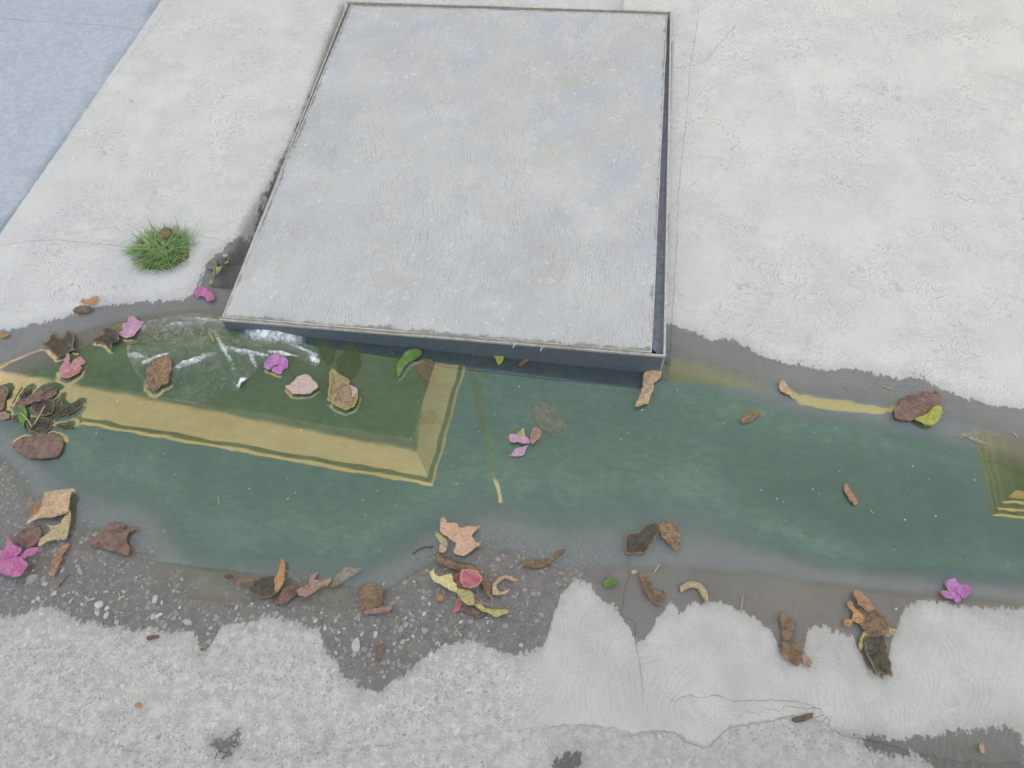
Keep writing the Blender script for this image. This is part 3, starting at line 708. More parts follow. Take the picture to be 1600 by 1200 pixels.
fp = empty('flower', (*flat(432, 572), .002), 'bright violet two-lobed flower floating below the plastic bag', 'flower', GP)
L('petal', None, None, c(2, 460, 672, 480, 648, 510, 632, 545, 632, 560, 650, 545, 680, 505, 705, 488, 722, 462, 712, 455, 690), 'violet', c(2, 460, 700, 550, 640), parent=fp, crumple=.004, hump=.007, lift=.002, **fl)
L('petal', None, None, c(2, 560, 640, 590, 645, 606, 672, 600, 705, 570, 718, 562, 742, 540, 745, 505, 728, 502, 705, 540, 690), 'violet', c(2, 520, 735, 600, 660), parent=fp, crumple=.004, hump=.009, **fl)
L('petal', 'pale pink and cream petal floating between the violet flower and a mottled brown leaf', 'petal', c(2, 585, 822, 615, 815, 640, 790, 665, 762, 700, 750, 738, 755, 758, 780, 785, 805, 795, 830, 770, 850, 735, 868, 690, 872, 640, 868, 612, 845), 'cream', c(2, 590, 822, 790, 820), GP, crumple=.005, hump=.009, **fl)
fs = empty('flower', (*flat(822, 690), .002), 'open lilac bougainvillea flower floating in the middle of the green water', 'flower', GP)
L('petal', 'greenish petal standing up at the back', None, c(3, 830, 718, 852, 698, 870, 678, 878, 710, 880, 740, 845, 735), 'olive', c(3, 872, 735, 870, 680), parent=fs, crumple=.004, **fl)
L('petal', None, None, c(3, 790, 722, 830, 728, 880, 735, 905, 750, 908, 780, 870, 778, 830, 772, 792, 775), 'lilac', c(3, 905, 775, 790, 745), parent=fs, crumple=.004, hump=.003, lift=.002, **fl)
L('petal', None, None, c(3, 905, 785, 870, 795, 820, 810, 800, 845, 775, 850, 800, 856, 850, 858, 875, 852, 885, 820), 'lilac', c(3, 905, 785, 800, 855), parent=fs, crumple=.003, hump=.003, **fl)
L('petal', 'reddish brown petal', None, c(3, 915, 720, 935, 682, 962, 684, 985, 705, 978, 740, 950, 765, 925, 788, 912, 760), 'rose', c(3, 915, 785, 965, 690), parent=fs, crumple=.004, hump=.004, lift=.001, **fl)
L('petal', 'jagged peach and pink petal, largest pale one, at the near edge of the water', 'petal', c(8, 358, 185, 372, 160, 395, 146, 405, 170, 440, 165, 470, 185, 480, 200, 530, 185, 570, 190, 608, 186, 590, 210, 560, 230, 560, 255, 580, 285, 608, 288, 585, 310, 545, 340, 500, 362, 450, 350, 440, 330, 455, 290, 430, 270, 395, 245, 362, 228), 'peach', c(8, 360, 180, 600, 300), GP, crumple=.009, hump=.010, rag=1.3)
L('petal', 'cup-shaped coral pink petal lying on the long brown leaf', 'petal', c(8, 488, 500, 510, 468, 550, 460, 590, 472, 612, 505, 608, 545, 575, 575, 530, 578, 500, 560, 485, 530), 'coral', c(8, 495, 480, 600, 560), GP, crumple=.007, hump=.012, curl=.014, lift=.012, rag=1.8, float_ring=False)
L('petal', 'small dull rose petal tucked left of the cup-shaped coral petal', 'petal', c(8, 442, 505, 460, 480, 490, 470, 502, 500, 492, 540, 510, 565, 480, 560, 450, 535), 'crimson', c(8, 450, 500, 500, 550), GP, crumple=.006, hump=.006, lift=.008, float_ring=False)
L('petal', 'narrow coral sliver pointing down from under the yellow leaf', 'petal', c(8, 462, 620, 482, 630, 480, 670, 470, 700, 435, 712, 440, 680, 455, 650), 'coral', c(8, 470, 625, 440, 710), GP, crumple=.004, hump=.004)
ff = empty('flower', (*on_ground(30, 878)[:2], .004), 'large magenta flower on the wet road edge at the far left', 'flower', GP)
L('petal', None, None, c(6, 0, 700, 25, 660, 70, 640, 95, 590, 100, 575, 130, 620, 165, 640, 165, 670, 120, 700, 80, 715, 60, 760, 55, 805, 20, 800, -5, 790, -20, 740), 'magenta', c(6, 20, 790, 140, 630), parent=ff, crumple=.008, hump=.022, lift=.008, float_ring=False)
L('petal', None, None, c(6, 60, 805, 55, 760, 85, 715, 140, 695, 190, 715, 205, 745, 190, 790, 155, 820, 100, 820), 'magenta', c(6, 60, 760, 200, 770), parent=ff, crumple=.008, hump=.022, curl=.008, lift=.004)
L('petal', None, None, c(6, 118, 705, 160, 690, 200, 655, 240, 640, 290, 645, 280, 660, 245, 682, 215, 690, 170, 705, 130, 715), 'magenta', c(6, 125, 710, 290, 650), parent=ff, crumple=.003, hump=.006, lift=.010, float_ring=False)
fr = empty('flower', (*on_ground(1488, 926)[:2], .004), 'small bright violet flower at the right end of the wet road edge', 'flower', GP)
for pts in ((925, 215, 960, 200, 985, 215, 1005, 245, 985, 270, 950, 265, 935, 240), (1000, 235, 1040, 232, 1060, 258, 1050, 285, 1025, 300, 1000, 280, 990, 262), (915, 262, 950, 262, 985, 275, 975, 300, 940, 298, 918, 282), (975, 275, 1010, 275, 1022, 300, 1010, 318, 985, 310)):
    L('petal', None, None, c(10, *pts), 'violet', parent=fr, crumple=.004, hump=.007, lift=random.uniform(.001, .004))

# --- leaves on and in the water
L('leaf', 'dark sunken leaf with curled pale edges at the left, above the pink flower', 'leaf', c(1, 300, 540, 320, 500, 340, 478, 370, 500, 400, 515, 430, 470, 455, 480, 475, 520, 470, 580, 485, 605, 450, 600, 430, 620, 380, 640, 340, 620, 300, 580, 262, 555, 262, 535), 'dark', c(1, 290, 560, 470, 500), GL, crumple=.004, curl=.005, rag=1.5, **fl)
L('leaf', 'dark curled leaf with a pale rolled tip beside the lilac petal', 'leaf', c(1, 585, 545, 610, 515, 650, 495, 668, 455, 700, 462, 745, 480, 760, 515, 745, 545, 710, 560, 712, 590, 685, 590, 660, 560, 620, 545), 'dark', c(1, 590, 545, 750, 500), GL, crumple=.005, curl=.007, rag=1.4, **fl)
L('leaf', 'sunken brown leaf scrap just under the pale lilac petal', 'leaf', c(1, 725, 415, 760, 405, 790, 400, 780, 440, 755, 462, 770, 510, 840, 520, 870, 515, 860, 540, 800, 548, 755, 525, 720, 480), 'sunk', None, GL, crumple=.002, **un)
L('leaf', 'rough oval brown leaf floating between white folds of the plastic bag', 'leaf', c(1, 935, 690, 965, 655, 1010, 632, 1055, 630, 1078, 650, 1080, 700, 1070, 750, 1060, 800, 1020, 820, 985, 845, 945, 835, 925, 790, 918, 740), 'rough', c(1, 1050, 635, 960, 840), GL, crumple=.009, hump=.004, rag=1.6, **fl)
L('leaf', 'mottled yellow-brown leaf floating right of the cream petal', 'leaf', c(2, 862, 730, 885, 712, 910, 735, 950, 760, 990, 785, 985, 815, 1005, 840, 1040, 870, 1035, 920, 1015, 950, 960, 970, 920, 955, 880, 925, 870, 890, 850, 860, 860, 800), 'mottle', c(2, 880, 715, 970, 965), GL, crumple=.008, hump=.004, rag=1.6, **fl)
L('petal', 'tiny pale pink scrap at the right tip of the mottled yellow-brown leaf', 'petal', c(2, 990, 822, 1015, 830, 1040, 850, 1035, 895, 1010, 890, 1008, 860), 'cream', None, GP, lift=.006, crumple=.002, float_ring=False, **fl)
L('leaf', 'fresh green leaf floating below the front edge of the slab cover', 'leaf', c(2, 1282, 690, 1310, 660, 1335, 620, 1370, 592, 1420, 588, 1440, 605, 1425, 640, 1390, 655, 1350, 680, 1320, 720, 1290, 768, 1282, 730), 'green', c(2, 1288, 765, 1435, 595), GL, crumple=.003, fold=.3, **fl)
L('leaf', 'round translucent brown leaf touching the fresh green leaf', 'leaf', c(2, 1405, 690, 1425, 655, 1470, 638, 1510, 655, 1535, 695, 1525, 745, 1490, 788, 1450, 765, 1415, 745), 'rough', c(2, 1415, 670, 1500, 780), GL, crumple=.003, rag=1.2, **un)
L('leaf', 'large dark green leaf sunk beside the right end of the plastic bag', 'leaf', c(2, 762, 470, 800, 450, 845, 462, 880, 510, 890, 580, 880, 650, 850, 680, 825, 650, 795, 600, 775, 540), 'sungreen', c(2, 790, 455, 850, 680), GL, crumple=.003, **un)
L('leaf', 'dull green leaf sunk just above the mottled yellow-brown leaf', 'leaf', c(2, 900, 640, 950, 600, 960, 545, 1005, 545, 1040, 600, 1055, 680, 1020, 740, 985, 770, 950, 740, 915, 710), 'sungreen', c(2, 980, 550, 990, 765), GL, crumple=.003, **un)
L('leaf', 'small yellow-green leaf with a brown stalk under the middle of the slab front', 'leaf', c(3, 615, 178, 660, 172, 710, 185, 750, 205, 750, 245, 725, 285, 705, 265, 680, 225, 640, 205), 'lime', c(3, 620, 180, 740, 260), GL, crumple=.004, hump=.003, **fl)
L('leaf', 'thin dark brown leaf strip slanting under the slab front', 'leaf', c(3, 845, 275, 880, 250, 920, 210, 970, 185, 1000, 190, 985, 215, 930, 235, 890, 270, 860, 300, 842, 295), 'brown', c(3, 845, 290, 1000, 190), GL, crumple=.004, hump=.002, **fl)
L('leaf', 'oval brown-green leaf sunk behind the open lilac flower', 'leaf', c(3, 932, 560, 950, 520, 1000, 502, 1050, 520, 1100, 565, 1140, 620, 1145, 690, 1110, 735, 1060, 725, 1000, 690, 950, 640), 'sunk', c(3, 945, 525, 1130, 730), GL, crumple=.003, **un)
L('leaf', 'dark round leaf sunk on the corner of the yellow reflection', 'leaf', c(3, 235, 590, 270, 560, 305, 560, 325, 590, 318, 630, 285, 650, 245, 645, 228, 620), 'sungreen', None, GL, crumple=.002, **un)
L('leaf', 'tan rolled leaf standing in the water below the right corner of the slab', 'leaf', c(4, 362, 752, 385, 700, 400, 660, 415, 600, 420, 540, 450, 508, 490, 490, 522, 490, 532, 520, 522, 570, 490, 600, 480, 650, 460, 690, 455, 730, 420, 742, 385, 758), 'tan', c(4, 370, 750, 515, 490), GL, hump=.016, crumple=.004, stem=c(4, 505, 492, 515, 478, 520, 462), **fl)
L('leaf', 'small tan leaf at the waterline on the right, left of the yellow strip', 'leaf', c(5, 66, 205, 85, 185, 105, 200, 130, 240, 150, 275, 155, 298, 130, 275, 95, 262, 70, 245), 'tan', c(5, 85, 190, 155, 298), GL, hump=.006, crumple=.003, **fl)
L('leaf', 'broad plum brown leaf at the waterline on the right, beside a yellow-green piece', 'leaf', c(5, 778, 370, 810, 330, 850, 290, 900, 280, 950, 275, 975, 260, 1010, 275, 1040, 258, 1068, 275, 1062, 320, 1058, 360, 1000, 385, 950, 420, 900, 435, 830, 430, 790, 425), 'plum', c(5, 785, 400, 1060, 270), GL, crumple=.007, hump=.008, rag=1.4, **fl)
L('leaf', 'mossy yellow-green leaf piece folded under the broad plum brown leaf', 'leaf', c(5, 905, 432, 945, 415, 985, 395, 1020, 355, 1060, 350, 1072, 395, 1055, 435, 1015, 470, 985, 470, 950, 455), 'lime', c(5, 910, 432, 1060, 380), GL, crumple=.006, hump=.005, lift=.006, float_ring=False, **fl)
L('leaf', 'small floating brown leaf in open green water, right of the tan rolled leaf', 'leaf', c(4, 1022, 835, 1050, 808, 1090, 788, 1135, 782, 1160, 790, 1120, 820, 1085, 842, 1040, 855), 'rough', c(4, 1022, 840, 1160, 790), GL, crumple=.003, hump=.003, **fl)
L('leaf', 'narrow rust brown leaf floating in the right half of the puddle', 'leaf', c(5, 468, 850, 485, 828, 510, 860, 535, 905, 558, 950, 535, 962, 505, 935, 480, 895), 'rust', c(5, 485, 830, 555, 958), GL, crumple=.003, hump=.006, **fl)
L('leaf', 'dark square-ended leaf sunk near the front edge of the water', 'leaf', c(9, 305, 330, 308, 250, 330, 215, 390, 205, 440, 160, 500, 150, 518, 185, 500, 240, 470, 290, 440, 335, 380, 345, 330, 355), 'dark', c(9, 320, 340, 510, 160), GL, crumple=.003, rag=1.2, **fl)
L('leaf', 'rough oval leaf dotted with pale orange touching the dark square-ended leaf', 'leaf', c(9, 520, 165, 550, 145, 590, 150, 625, 175, 648, 220, 650, 275, 640, 310, 615, 318, 580, 285, 540, 250, 520, 210), 'rough', c(9, 540, 150, 625, 318), GL, crumple=.008, hump=.006, rag=1.5, **fl)
L('leaf', 'thin curled brown leaf lying alone in shallow water right of the peach petal', 'leaf', c(8, 865, 400, 900, 388, 950, 385, 1000, 385, 1040, 370, 1080, 340, 1128, 322, 1118, 345, 1075, 375, 1030, 410, 985, 435, 920, 430, 870, 430), 'brown', c(8, 865, 415, 1128, 322), GL, crumple=.004, hump=.008)
# --- left hand debris
L('leaf', 'brown leaf cut off by the left edge of the photo, above the tangle of weed', 'leaf', c(1, -60, 860, 20, 830, 50, 820, 70, 850, 40, 900, 30, 960, -20, 970, -60, 940), 'brown', None, GL, crumple=.006, hump=.008, **fl)
L('leaf', 'dark brown leaf stretched across the top of the weed tangle', 'leaf', c(1, 100, 935, 150, 905, 220, 870, 270, 835, 330, 825, 370, 835, 345, 880, 290, 905, 230, 925, 160, 945, 110, 960), 'plum', c(1, 100, 945, 370, 830), GL, crumple=.007, hump=.003, rag=1.6, **fl)
L('leaf', 'crumpled brown leaf below the weed tangle', 'leaf', c(1, 85, 1180, 130, 1150, 200, 1130, 280, 1110, 350, 1120, 400, 1150, 405, 1200, 370, 1260, 310, 1270, 240, 1275, 170, 1260, 110, 1230), 'plum', c(1, 90, 1190, 400, 1170), GL, crumple=.007, hump=.003, rag=1.6, **fl)
L('leaf', 'pale rotten leaf at the left edge of the weed tangle', 'leaf', c(1, -10, 985, 30, 975, 65, 990, 60, 1020, 20, 1025, -15, 1015), 'rose', None, GL, crumple=.004, **fl)
L('leaf', 'small green leaf caught in the weed tangle', 'leaf', c(1, 122, 950, 150, 938, 175, 965, 180, 1010, 165, 1060, 145, 1090, 130, 1050, 125, 1000), 'green', c(1, 150, 940, 150, 1090), GL, crumple=.004, lift=.003, float_ring=False, **fl)
wd = empty('water_weed', (*flat(62, 640), .001), 'dark tangle of floating weed and dead stalks at the left end of the yellow reflection', 'weed')
rng = random.Random(3)
for pts in ((200, 960, 240, 910, 290, 900, 330, 905, 350, 940, 330, 990, 280, 1010, 230, 1000), (330, 960, 380, 890, 395, 885, 400, 930, 440, 945, 500, 915, 515, 930, 480, 975, 430, 1000, 370, 1010, 335, 1000), (180, 1040, 230, 1010, 300, 1020, 330, 1060, 290, 1110, 220, 1110, 180, 1090), (130, 890, 170, 840, 195, 830, 200, 850, 165, 890, 140, 905), (80, 1010, 110, 1005, 125, 1030, 90, 1035), (355, 1060, 400, 1055, 450, 1052, 460, 1075, 410, 1085, 360, 1080)):
    L('frond', None, None, c(1, *pts), 'dark', parent=wd, crumple=.005, rag=2.2, **fl)
for st, mt in (((140, 985, 190, 1040, 210, 1080), palestem), ((290, 945, 255, 1010, 210, 1075), palestem), ((240, 900, 300, 860, 370, 820), darkstem), ((300, 1060, 380, 990, 450, 940, 510, 920), darkstem), ((210, 1080, 250, 1040, 300, 1050), darkstem), ((150, 830, 120, 880, 90, 930), darkstem), ((270, 900, 300, 940, 330, 1000, 300, 1090), darkstem)):
    bm = bmesh.new(); q = c(1, *st); tube(bm, [(*flat(*p_), .004 + .004 * rng.random()) for p_ in q], .0014, 6); bm_obj('stalk', bm, mt, wd, True)
# --- left road edge
L('leaf', 'large tan leaf folded over at the left end of the water edge', 'leaf', c(6, 200, 490, 215, 460, 280, 400, 295, 350, 310, 310, 350, 290, 430, 285, 492, 290, 480, 340, 470, 400, 470, 425, 420, 440, 350, 445, 280, 455, 230, 480), 'tan', c(6, 205, 488, 480, 295), GL, hump=.016, crumple=.005, lift=.004)
L('leaf', 'small reddish brown leaf standing behind the large tan leaf', 'leaf', c(6, 205, 360, 215, 340, 240, 355, 280, 375, 270, 410, 230, 445, 205, 480, 212, 420), 'rust', c(6, 210, 350, 215, 470), GL, hump=.010, crumple=.004)
L('leaf', 'greenish tan leaf with torn edge under the large tan leaf', 'leaf', c(6, 268, 625, 280, 580, 335, 520, 315, 490, 350, 495, 400, 480, 440, 440, 470, 405, 475, 450, 455, 510, 435, 580, 380, 582, 320, 590, 290, 615), 'tangreen', c(6, 270, 625, 470, 415), GL, hump=.012, crumple=.005, lift=.002)
L('leaf', 'dull brown crumpled leaf between the tan leaves and the magenta flower', 'leaf', c(6, 100, 590, 120, 550, 170, 520, 210, 500, 255, 490, 275, 540, 270, 580, 230, 610, 180, 640, 140, 620), 'plum', c(6, 110, 600, 265, 500), GL, hump=.008, crumple=.007, rag=1.4)
L('bark', 'narrow crumbly strip of reddish bark below the greenish tan leaf', 'bark', c(6, 325, 790, 345, 720, 375, 670, 400, 620, 430, 605, 445, 610, 425, 650, 400, 690, 385, 740, 365, 780, 350, 815), 'rust', c(6, 335, 800, 440, 608), None, hump=.004, crumple=.007, rag=2)
L('leaf', 'big dark brown torn leaf half in the water at the lower left', 'leaf', c(6, 570, 600, 610, 560, 660, 520, 700, 490, 760, 475, 800, 480, 790, 520, 840, 510, 890, 510, 880, 525, 830, 545, 805, 590, 830, 630, 820, 680, 790, 685, 730, 660, 660, 640, 590, 625), 'plum', c(6, 575, 610, 870, 515), GL, hump=.010, crumple=.007, rag=1.5)
# --- lower middle clusters
L('leaf', 'dark rotten leaf sunk at the left of the lower middle cluster', 'leaf', c(7, 375, 680, 410, 640, 470, 612, 530, 615, 545, 660, 535, 710, 490, 745, 430, 742, 390, 720), 'dark', None, GL, crumple=.007, rag=1.6, lift=.003)
L('leaf', 'upright orange brown leaf in the lower middle cluster', 'leaf', c(7, 540, 700, 535, 650, 545, 615, 565, 580, 575, 540, 590, 515, 605, 540, 600, 580, 595, 640, 580, 680, 550, 715), 'orange', c(7, 545, 710, 588, 520), GL, hump=.008, crumple=.003, lift=.006, float_ring=False)
L('leaf', 'crumpled pinkish brown leaf at the right of the lower middle cluster', 'leaf', c(7, 665, 700, 700, 680, 740, 660, 750, 610, 790, 585, 805, 605, 780, 635, 830, 640, 880, 615, 885, 650, 850, 675, 800, 690, 770, 720, 735, 742, 700, 735), 'rose', c(7, 670, 705, 880, 630), GL, hump=.007, crumple=.008, rag=1.5, lift=.003)
L('leaf', 'grey brown leaf lying flat in front of the lower middle cluster', 'leaf', c(7, 560, 720, 590, 680, 640, 670, 680, 690, 665, 720, 620, 750, 590, 780, 545, 782, 520, 770), 'plum', None, GL, crumple=.006, rag=1.4)
L('leaf', 'thin dark leaf sunk behind the lower middle cluster', 'leaf', c(7, 860, 660, 880, 610, 920, 570, 970, 535, 1020, 545, 1060, 550, 1010, 590, 960, 620, 910, 660), 'sunk', c(7, 870, 650, 1040, 545), GL, crumple=.002, **un)
L('twig', 'pale twig leaning over the upright orange brown leaf', 'twig', c(7, 605, 585, 620, 588, 695, 645, 690, 652), 'tangreen', c(7, 605, 585, 692, 650), None, lift=.010, float_ring=False)
L('leaf', 'small pale scrap of leaf left of the lower middle cluster', 'leaf', c(7, 215, 610, 245, 597, 275, 608, 275, 630, 240, 632), 'plum', None, GL, crumple=.004)
L('leaf', 'thin brown leaf strip beside the small pale scrap', 'leaf', c(7, 300, 645, 330, 630, 400, 628, 395, 640, 340, 650, 305, 665), 'rust', None, GL, crumple=.004)
L('leaf', 'dark brown leaf with a rolled lower edge on the stony road edge', 'leaf', c(7, 1045, 790, 1055, 700, 1080, 660, 1140, 655, 1190, 690, 1200, 740, 1185, 790, 1140, 815, 1080, 835), 'brown', c(7, 1060, 820, 1150, 660), GL, crumple=.006, hump=.004)
L('leaf', 'pink-brown rolled leaf edge in front of the dark brown leaf on the stony road edge', 'leaf', c(7, 1070, 835, 1120, 815, 1190, 800, 1250, 795, 1255, 825, 1200, 835, 1140, 842, 1085, 846), 'rose', c(7, 1070, 838, 1250, 810), GL, hump=.010, crumple=.002, lift=.003)
L('leaf', 'long twisted brown leaf under the coral petal', 'leaf', c(8, 322, 355, 350, 345, 385, 370, 430, 390, 490, 405, 560, 420, 600, 455, 640, 500, 670, 550, 682, 600, 665, 632, 640, 600, 610, 540, 570, 500, 500, 470, 430, 450, 380, 430, 345, 410), 'brown', c(8, 330, 360, 670, 620), GL, hump=.011, crumple=.005, stem=c(8, 335, 362, 322, 345, 308, 322))
L('leaf', 'greyish curled leaf fragment under the peach petal', 'leaf', c(8, 325, 235, 350, 228, 395, 260, 400, 310, 380, 345, 350, 330, 355, 285, 335, 250), 'tangreen', None, GL, crumple=.005, hump=.003)
L('leaf', 'hooked tan leaf right of the coral petal', 'leaf', c(8, 682, 600, 682, 550, 700, 510, 735, 485, 780, 480, 832, 512, 825, 524, 785, 512, 745, 510, 712, 535, 708, 565, 735, 585, 775, 570, 790, 562, 780, 588, 740, 605), 'tan', c(8, 690, 600, 825, 515), GL, hump=.009, crumple=.003)
L('leaf', 'upper yellow twisted leaf in the cluster below the peach petal', 'leaf', c(8, 298, 500, 300, 470, 318, 455, 325, 480, 365, 495, 425, 480, 440, 520, 462, 560, 468, 600, 420, 580, 370, 550, 325, 530), 'yellow', c(8, 305, 470, 465, 600), GL, hump=.010, crumple=.003, lift=.010, float_ring=False)
L('leaf', 'middle olive yellow twisted leaf in the cluster below the peach petal', 'leaf', c(8, 468, 575, 500, 580, 560, 595, 570, 640, 565, 670, 530, 672, 495, 645, 470, 610), 'olive', c(8, 470, 580, 565, 668), GL, hump=.010, crumple=.005, lift=.008, float_ring=False)
L('leaf', 'lower yellow-green leaf at the near end of the cluster below the peach petal', 'leaf', c(8, 565, 665, 600, 660, 650, 690, 700, 695, 770, 695, 778, 718, 740, 735, 700, 745, 650, 720, 610, 705), 'olive', c(8, 570, 668, 775, 705), GL, hump=.008, crumple=.003, lift=.003)
L('leaf', 'dark purple leaf under the lower yellow-green leaf', 'leaf', c(8, 480, 700, 500, 680, 560, 685, 610, 705, 630, 730, 590, 750, 560, 730, 520, 720), 'plum', c(8, 485, 700, 625, 735), GL, crumple=.006, hump=.003)
L('leaf', 'small reddish leaf edge beside the middle olive yellow leaf', 'leaf', c(8, 560, 600, 580, 605, 635, 655, 628, 672, 590, 660, 565, 640), 'rose', None, GL, crumple=.004, lift=.004, float_ring=False)
L('leaf', 'tiny orange scrap on the stony road left of the yellow leaves', 'leaf', c(8, 330, 610, 355, 598, 378, 615, 365, 638, 335, 635), 'orange', None, GL, crumple=.005)
# --- lower right
L('leaf', 'small bright green leaf alone on the wet brushed road', 'leaf', c(9, 168, 550, 175, 520, 192, 510, 200, 480, 225, 500, 250, 515, 245, 540, 215, 558, 190, 552), 'green', c(9, 170, 555, 205, 482), GL, crumple=.003, hump=.004)
L('leaf', 'long folded brown leaf right of the small green leaf', 'leaf', c(9, 392, 465, 410, 470, 450, 510, 470, 550, 475, 650, 455, 630, 425, 580, 402, 520), 'brown', c(9, 395, 465, 475, 650), GL, hump=.010, crumple=.005)
L('leaf', 'torn brown leaf half joined to the long folded brown leaf', 'leaf', c(9, 475, 570, 510, 575, 545, 570, 545, 610, 525, 670, 495, 665, 478, 640), 'brown', c(9, 480, 580, 520, 668), GL, hump=.006, crumple=.005)
L('leaf', 'bent yellow and brown leaf on the brushed wet road', 'leaf', c(9, 655, 590, 650, 550, 685, 520, 720, 515, 770, 530, 800, 560, 815, 600, 822, 665, 800, 650, 775, 600, 755, 565, 715, 560, 680, 575), 'tangreen', c(9, 660, 580, 820, 660), GL, hump=.010, crumple=.004)
L('leaf', 'tiny yellow scrap at the stalk of the long folded brown leaf', 'leaf', c(9, 345, 455, 362, 446, 380, 452, 375, 466, 352, 466), 'yellow', None, GL, crumple=.003)
L('leaf', 'upper brown leaf of the pair right of the bent yellow and brown leaf', 'leaf', c(9, 1270, 710, 1300, 735, 1345, 760, 1358, 790, 1345, 850, 1325, 890, 1290, 890, 1278, 830), 'brown', c(9, 1275, 715, 1310, 890), GL, hump=.010, crumple=.004)
L('leaf', 'lower torn brown leaf of the pair on the dry road edge', 'leaf', c(9, 1275, 910, 1300, 895, 1350, 900, 1400, 900, 1412, 940, 1400, 1000, 1380, 1045, 1340, 1030, 1300, 1005, 1275, 970), 'brown', c(9, 1290, 900, 1385, 1040), GL, hump=.007, crumple=.007, rag=1.5)
L('leaf', 'narrow reddish brown leaf end beside the lower torn leaf of the pair', 'leaf', c(9, 1400, 950, 1425, 965, 1460, 1000, 1462, 1040, 1440, 1060, 1418, 1040, 1405, 1000), 'rose', c(9, 1405, 955, 1450, 1060), GL, hump=.005, crumple=.004)
L('leaf', 'orange brown leaf at the top of the large dark leaf pile on the right', 'leaf', c(10, 445, 265, 465, 252, 500, 280, 540, 320, 560, 360, 520, 370, 480, 340, 455, 300), 'rust', c(10, 450, 260, 555, 365), GL, hump=.010, crumple=.006, lift=.004)
L('leaf', 'ragged orange leaf at the left of the dark leaf pile', 'leaf', c(10, 415, 320, 440, 310, 460, 350, 500, 385, 510, 420, 470, 430, 440, 410, 445, 370, 425, 345), 'orange', c(10, 420, 315, 500, 425), GL, hump=.006, crumple=.007)
L('leaf', 'dark upper leaf of the large pile on the right', 'leaf', c(10, 470, 350, 520, 340, 580, 370, 620, 410, 640, 460, 610, 500, 560, 500, 510, 470, 480, 420), 'brown', c(10, 480, 345, 625, 490), GL, hump=.012, crumple=.009, rag=1.6)
L('leaf', 'large black wet leaf at the near end of the pile on the right', 'leaf', c(10, 500, 510, 550, 490, 610, 495, 625, 560, 635, 620, 650, 680, 650, 715, 600, 700, 570, 712, 545, 670, 515, 610, 498, 560), 'dark', c(10, 560, 495, 610, 715), GL, hump=.012, crumple=.008, rag=1.5)
L('leaf', 'curved yellow-green leaf hugging the left side of the black wet leaf', 'leaf', c(10, 475, 550, 485, 510, 505, 465, 540, 460, 555, 475, 530, 495, 510, 510, 505, 560, 485, 575), 'olive', c(10, 480, 570, 550, 465), GL, hump=.007, crumple=.004)
L('leaf', 'small ochre leaf point on the right of the dark leaf pile', 'leaf', c(10, 620, 490, 630, 450, 660, 455, 692, 465, 665, 485, 640, 500), 'tangreen', None, GL, hump=.006, crumple=.004)
L('leaf', 'tiny round orange leaf at the left of the dark leaf pile', 'leaf', c(10, 398, 430, 405, 408, 435, 405, 442, 425, 430, 445, 405, 443), 'orange', None, GL, hump=.006, crumple=.003)
L('leaf', 'orange leaf scrap lying on dry concrete at the upper left water edge', 'leaf', c(1, 515, 300, 520, 275, 560, 280, 590, 265, 630, 262, 615, 290, 598, 318, 560, 305), 'orange', c(1, 520, 290, 625, 265), GL, hump=.004, crumple=.005)
L('leaf', 'dull brown leaf just below the orange scrap at the upper left', 'leaf', c(1, 465, 350, 500, 325, 550, 318, 582, 330, 580, 350, 540, 365, 490, 368), 'plum', None, GL, crumple=.004)
L('leaf', 'small orange-brown leaf scrap near the left edge of the photo', 'leaf', c(1, 5, 510, 20, 496, 55, 490, 68, 502, 45, 516, 15, 520), 'orange', None, GL, crumple=.004)
L('leaf', 'wet grey leaf lying in the channel left of the slab cover', 'leaf', c(12, 920, 620, 960, 585, 1010, 580, 1060, 590, 1075, 640, 1060, 690, 1030, 720, 990, 740, 975, 690, 985, 665, 940, 650), 'greywet', c(12, 925, 620, 1060, 680), GL, hump=.004, crumple=.003)
L('leaf', 'yellow-olive leaf pressed against the left side of the slab cover', 'leaf', c(12, 950, 765, 1000, 730, 1050, 695, 1105, 690, 1110, 720, 1080, 755, 1030, 780, 980, 782), 'olive', c(12, 950, 765, 1110, 695), GL, hump=.005, crumple=.003)
L('leaf', 'small olive leaf upright between the cover and the wet grey leaf', 'leaf', c(12, 1118, 620, 1130, 590, 1160, 600, 1172, 630, 1150, 670, 1125, 690), 'olive', None, GL, hump=.004, crumple=.003)
L('leaf', 'small brown leaf piece standing in the lower dark road stain', 'leaf', c(7, 1160, 1040, 1195, 1025, 1198, 1060, 1185, 1120, 1165, 1140, 1155, 1100), 'plum', None, GL, hump=.004, crumple=.004)
L('leaf', 'reddish scrap on dry road at the lower left', 'leaf', c(11, 925, 385, 960, 375, 1005, 372, 1005, 390, 970, 405, 940, 408), 'plum', None, GL, hump=.004, crumple=.004)
L('leaf', 'tiny red scrap at the tip of the wet stain on the lower left road', 'leaf', c(11, 1262, 460, 1275, 445, 1285, 455, 1278, 475), 'rust', None, GL, crumple=.003)
L('leaf', 'small dark reddish scrap on the lower right cracked road', 'leaf', [(1236, 1124), (1250, 1118), (1268, 1114), (1266, 1122), (1250, 1129), (1240, 1129)], 'plum', None, GL, rag=.4, crumple=.002)
L('leaf', 'pale orange seed on the dark stain at the bottom right', 'seed', c(10, 1118, 1075, 1135, 1068, 1148, 1090, 1148, 1118, 1130, 1115), 'tan', None, None, hump=.004, crumple=.001)
L('seed', 'round orange seed on the dry road at the lower left', 'seed', c(11, 855, 800, 870, 790, 892, 797, 896, 820, 878, 830, 858, 820), 'orange', None, None, hump=.004, crumple=.001)
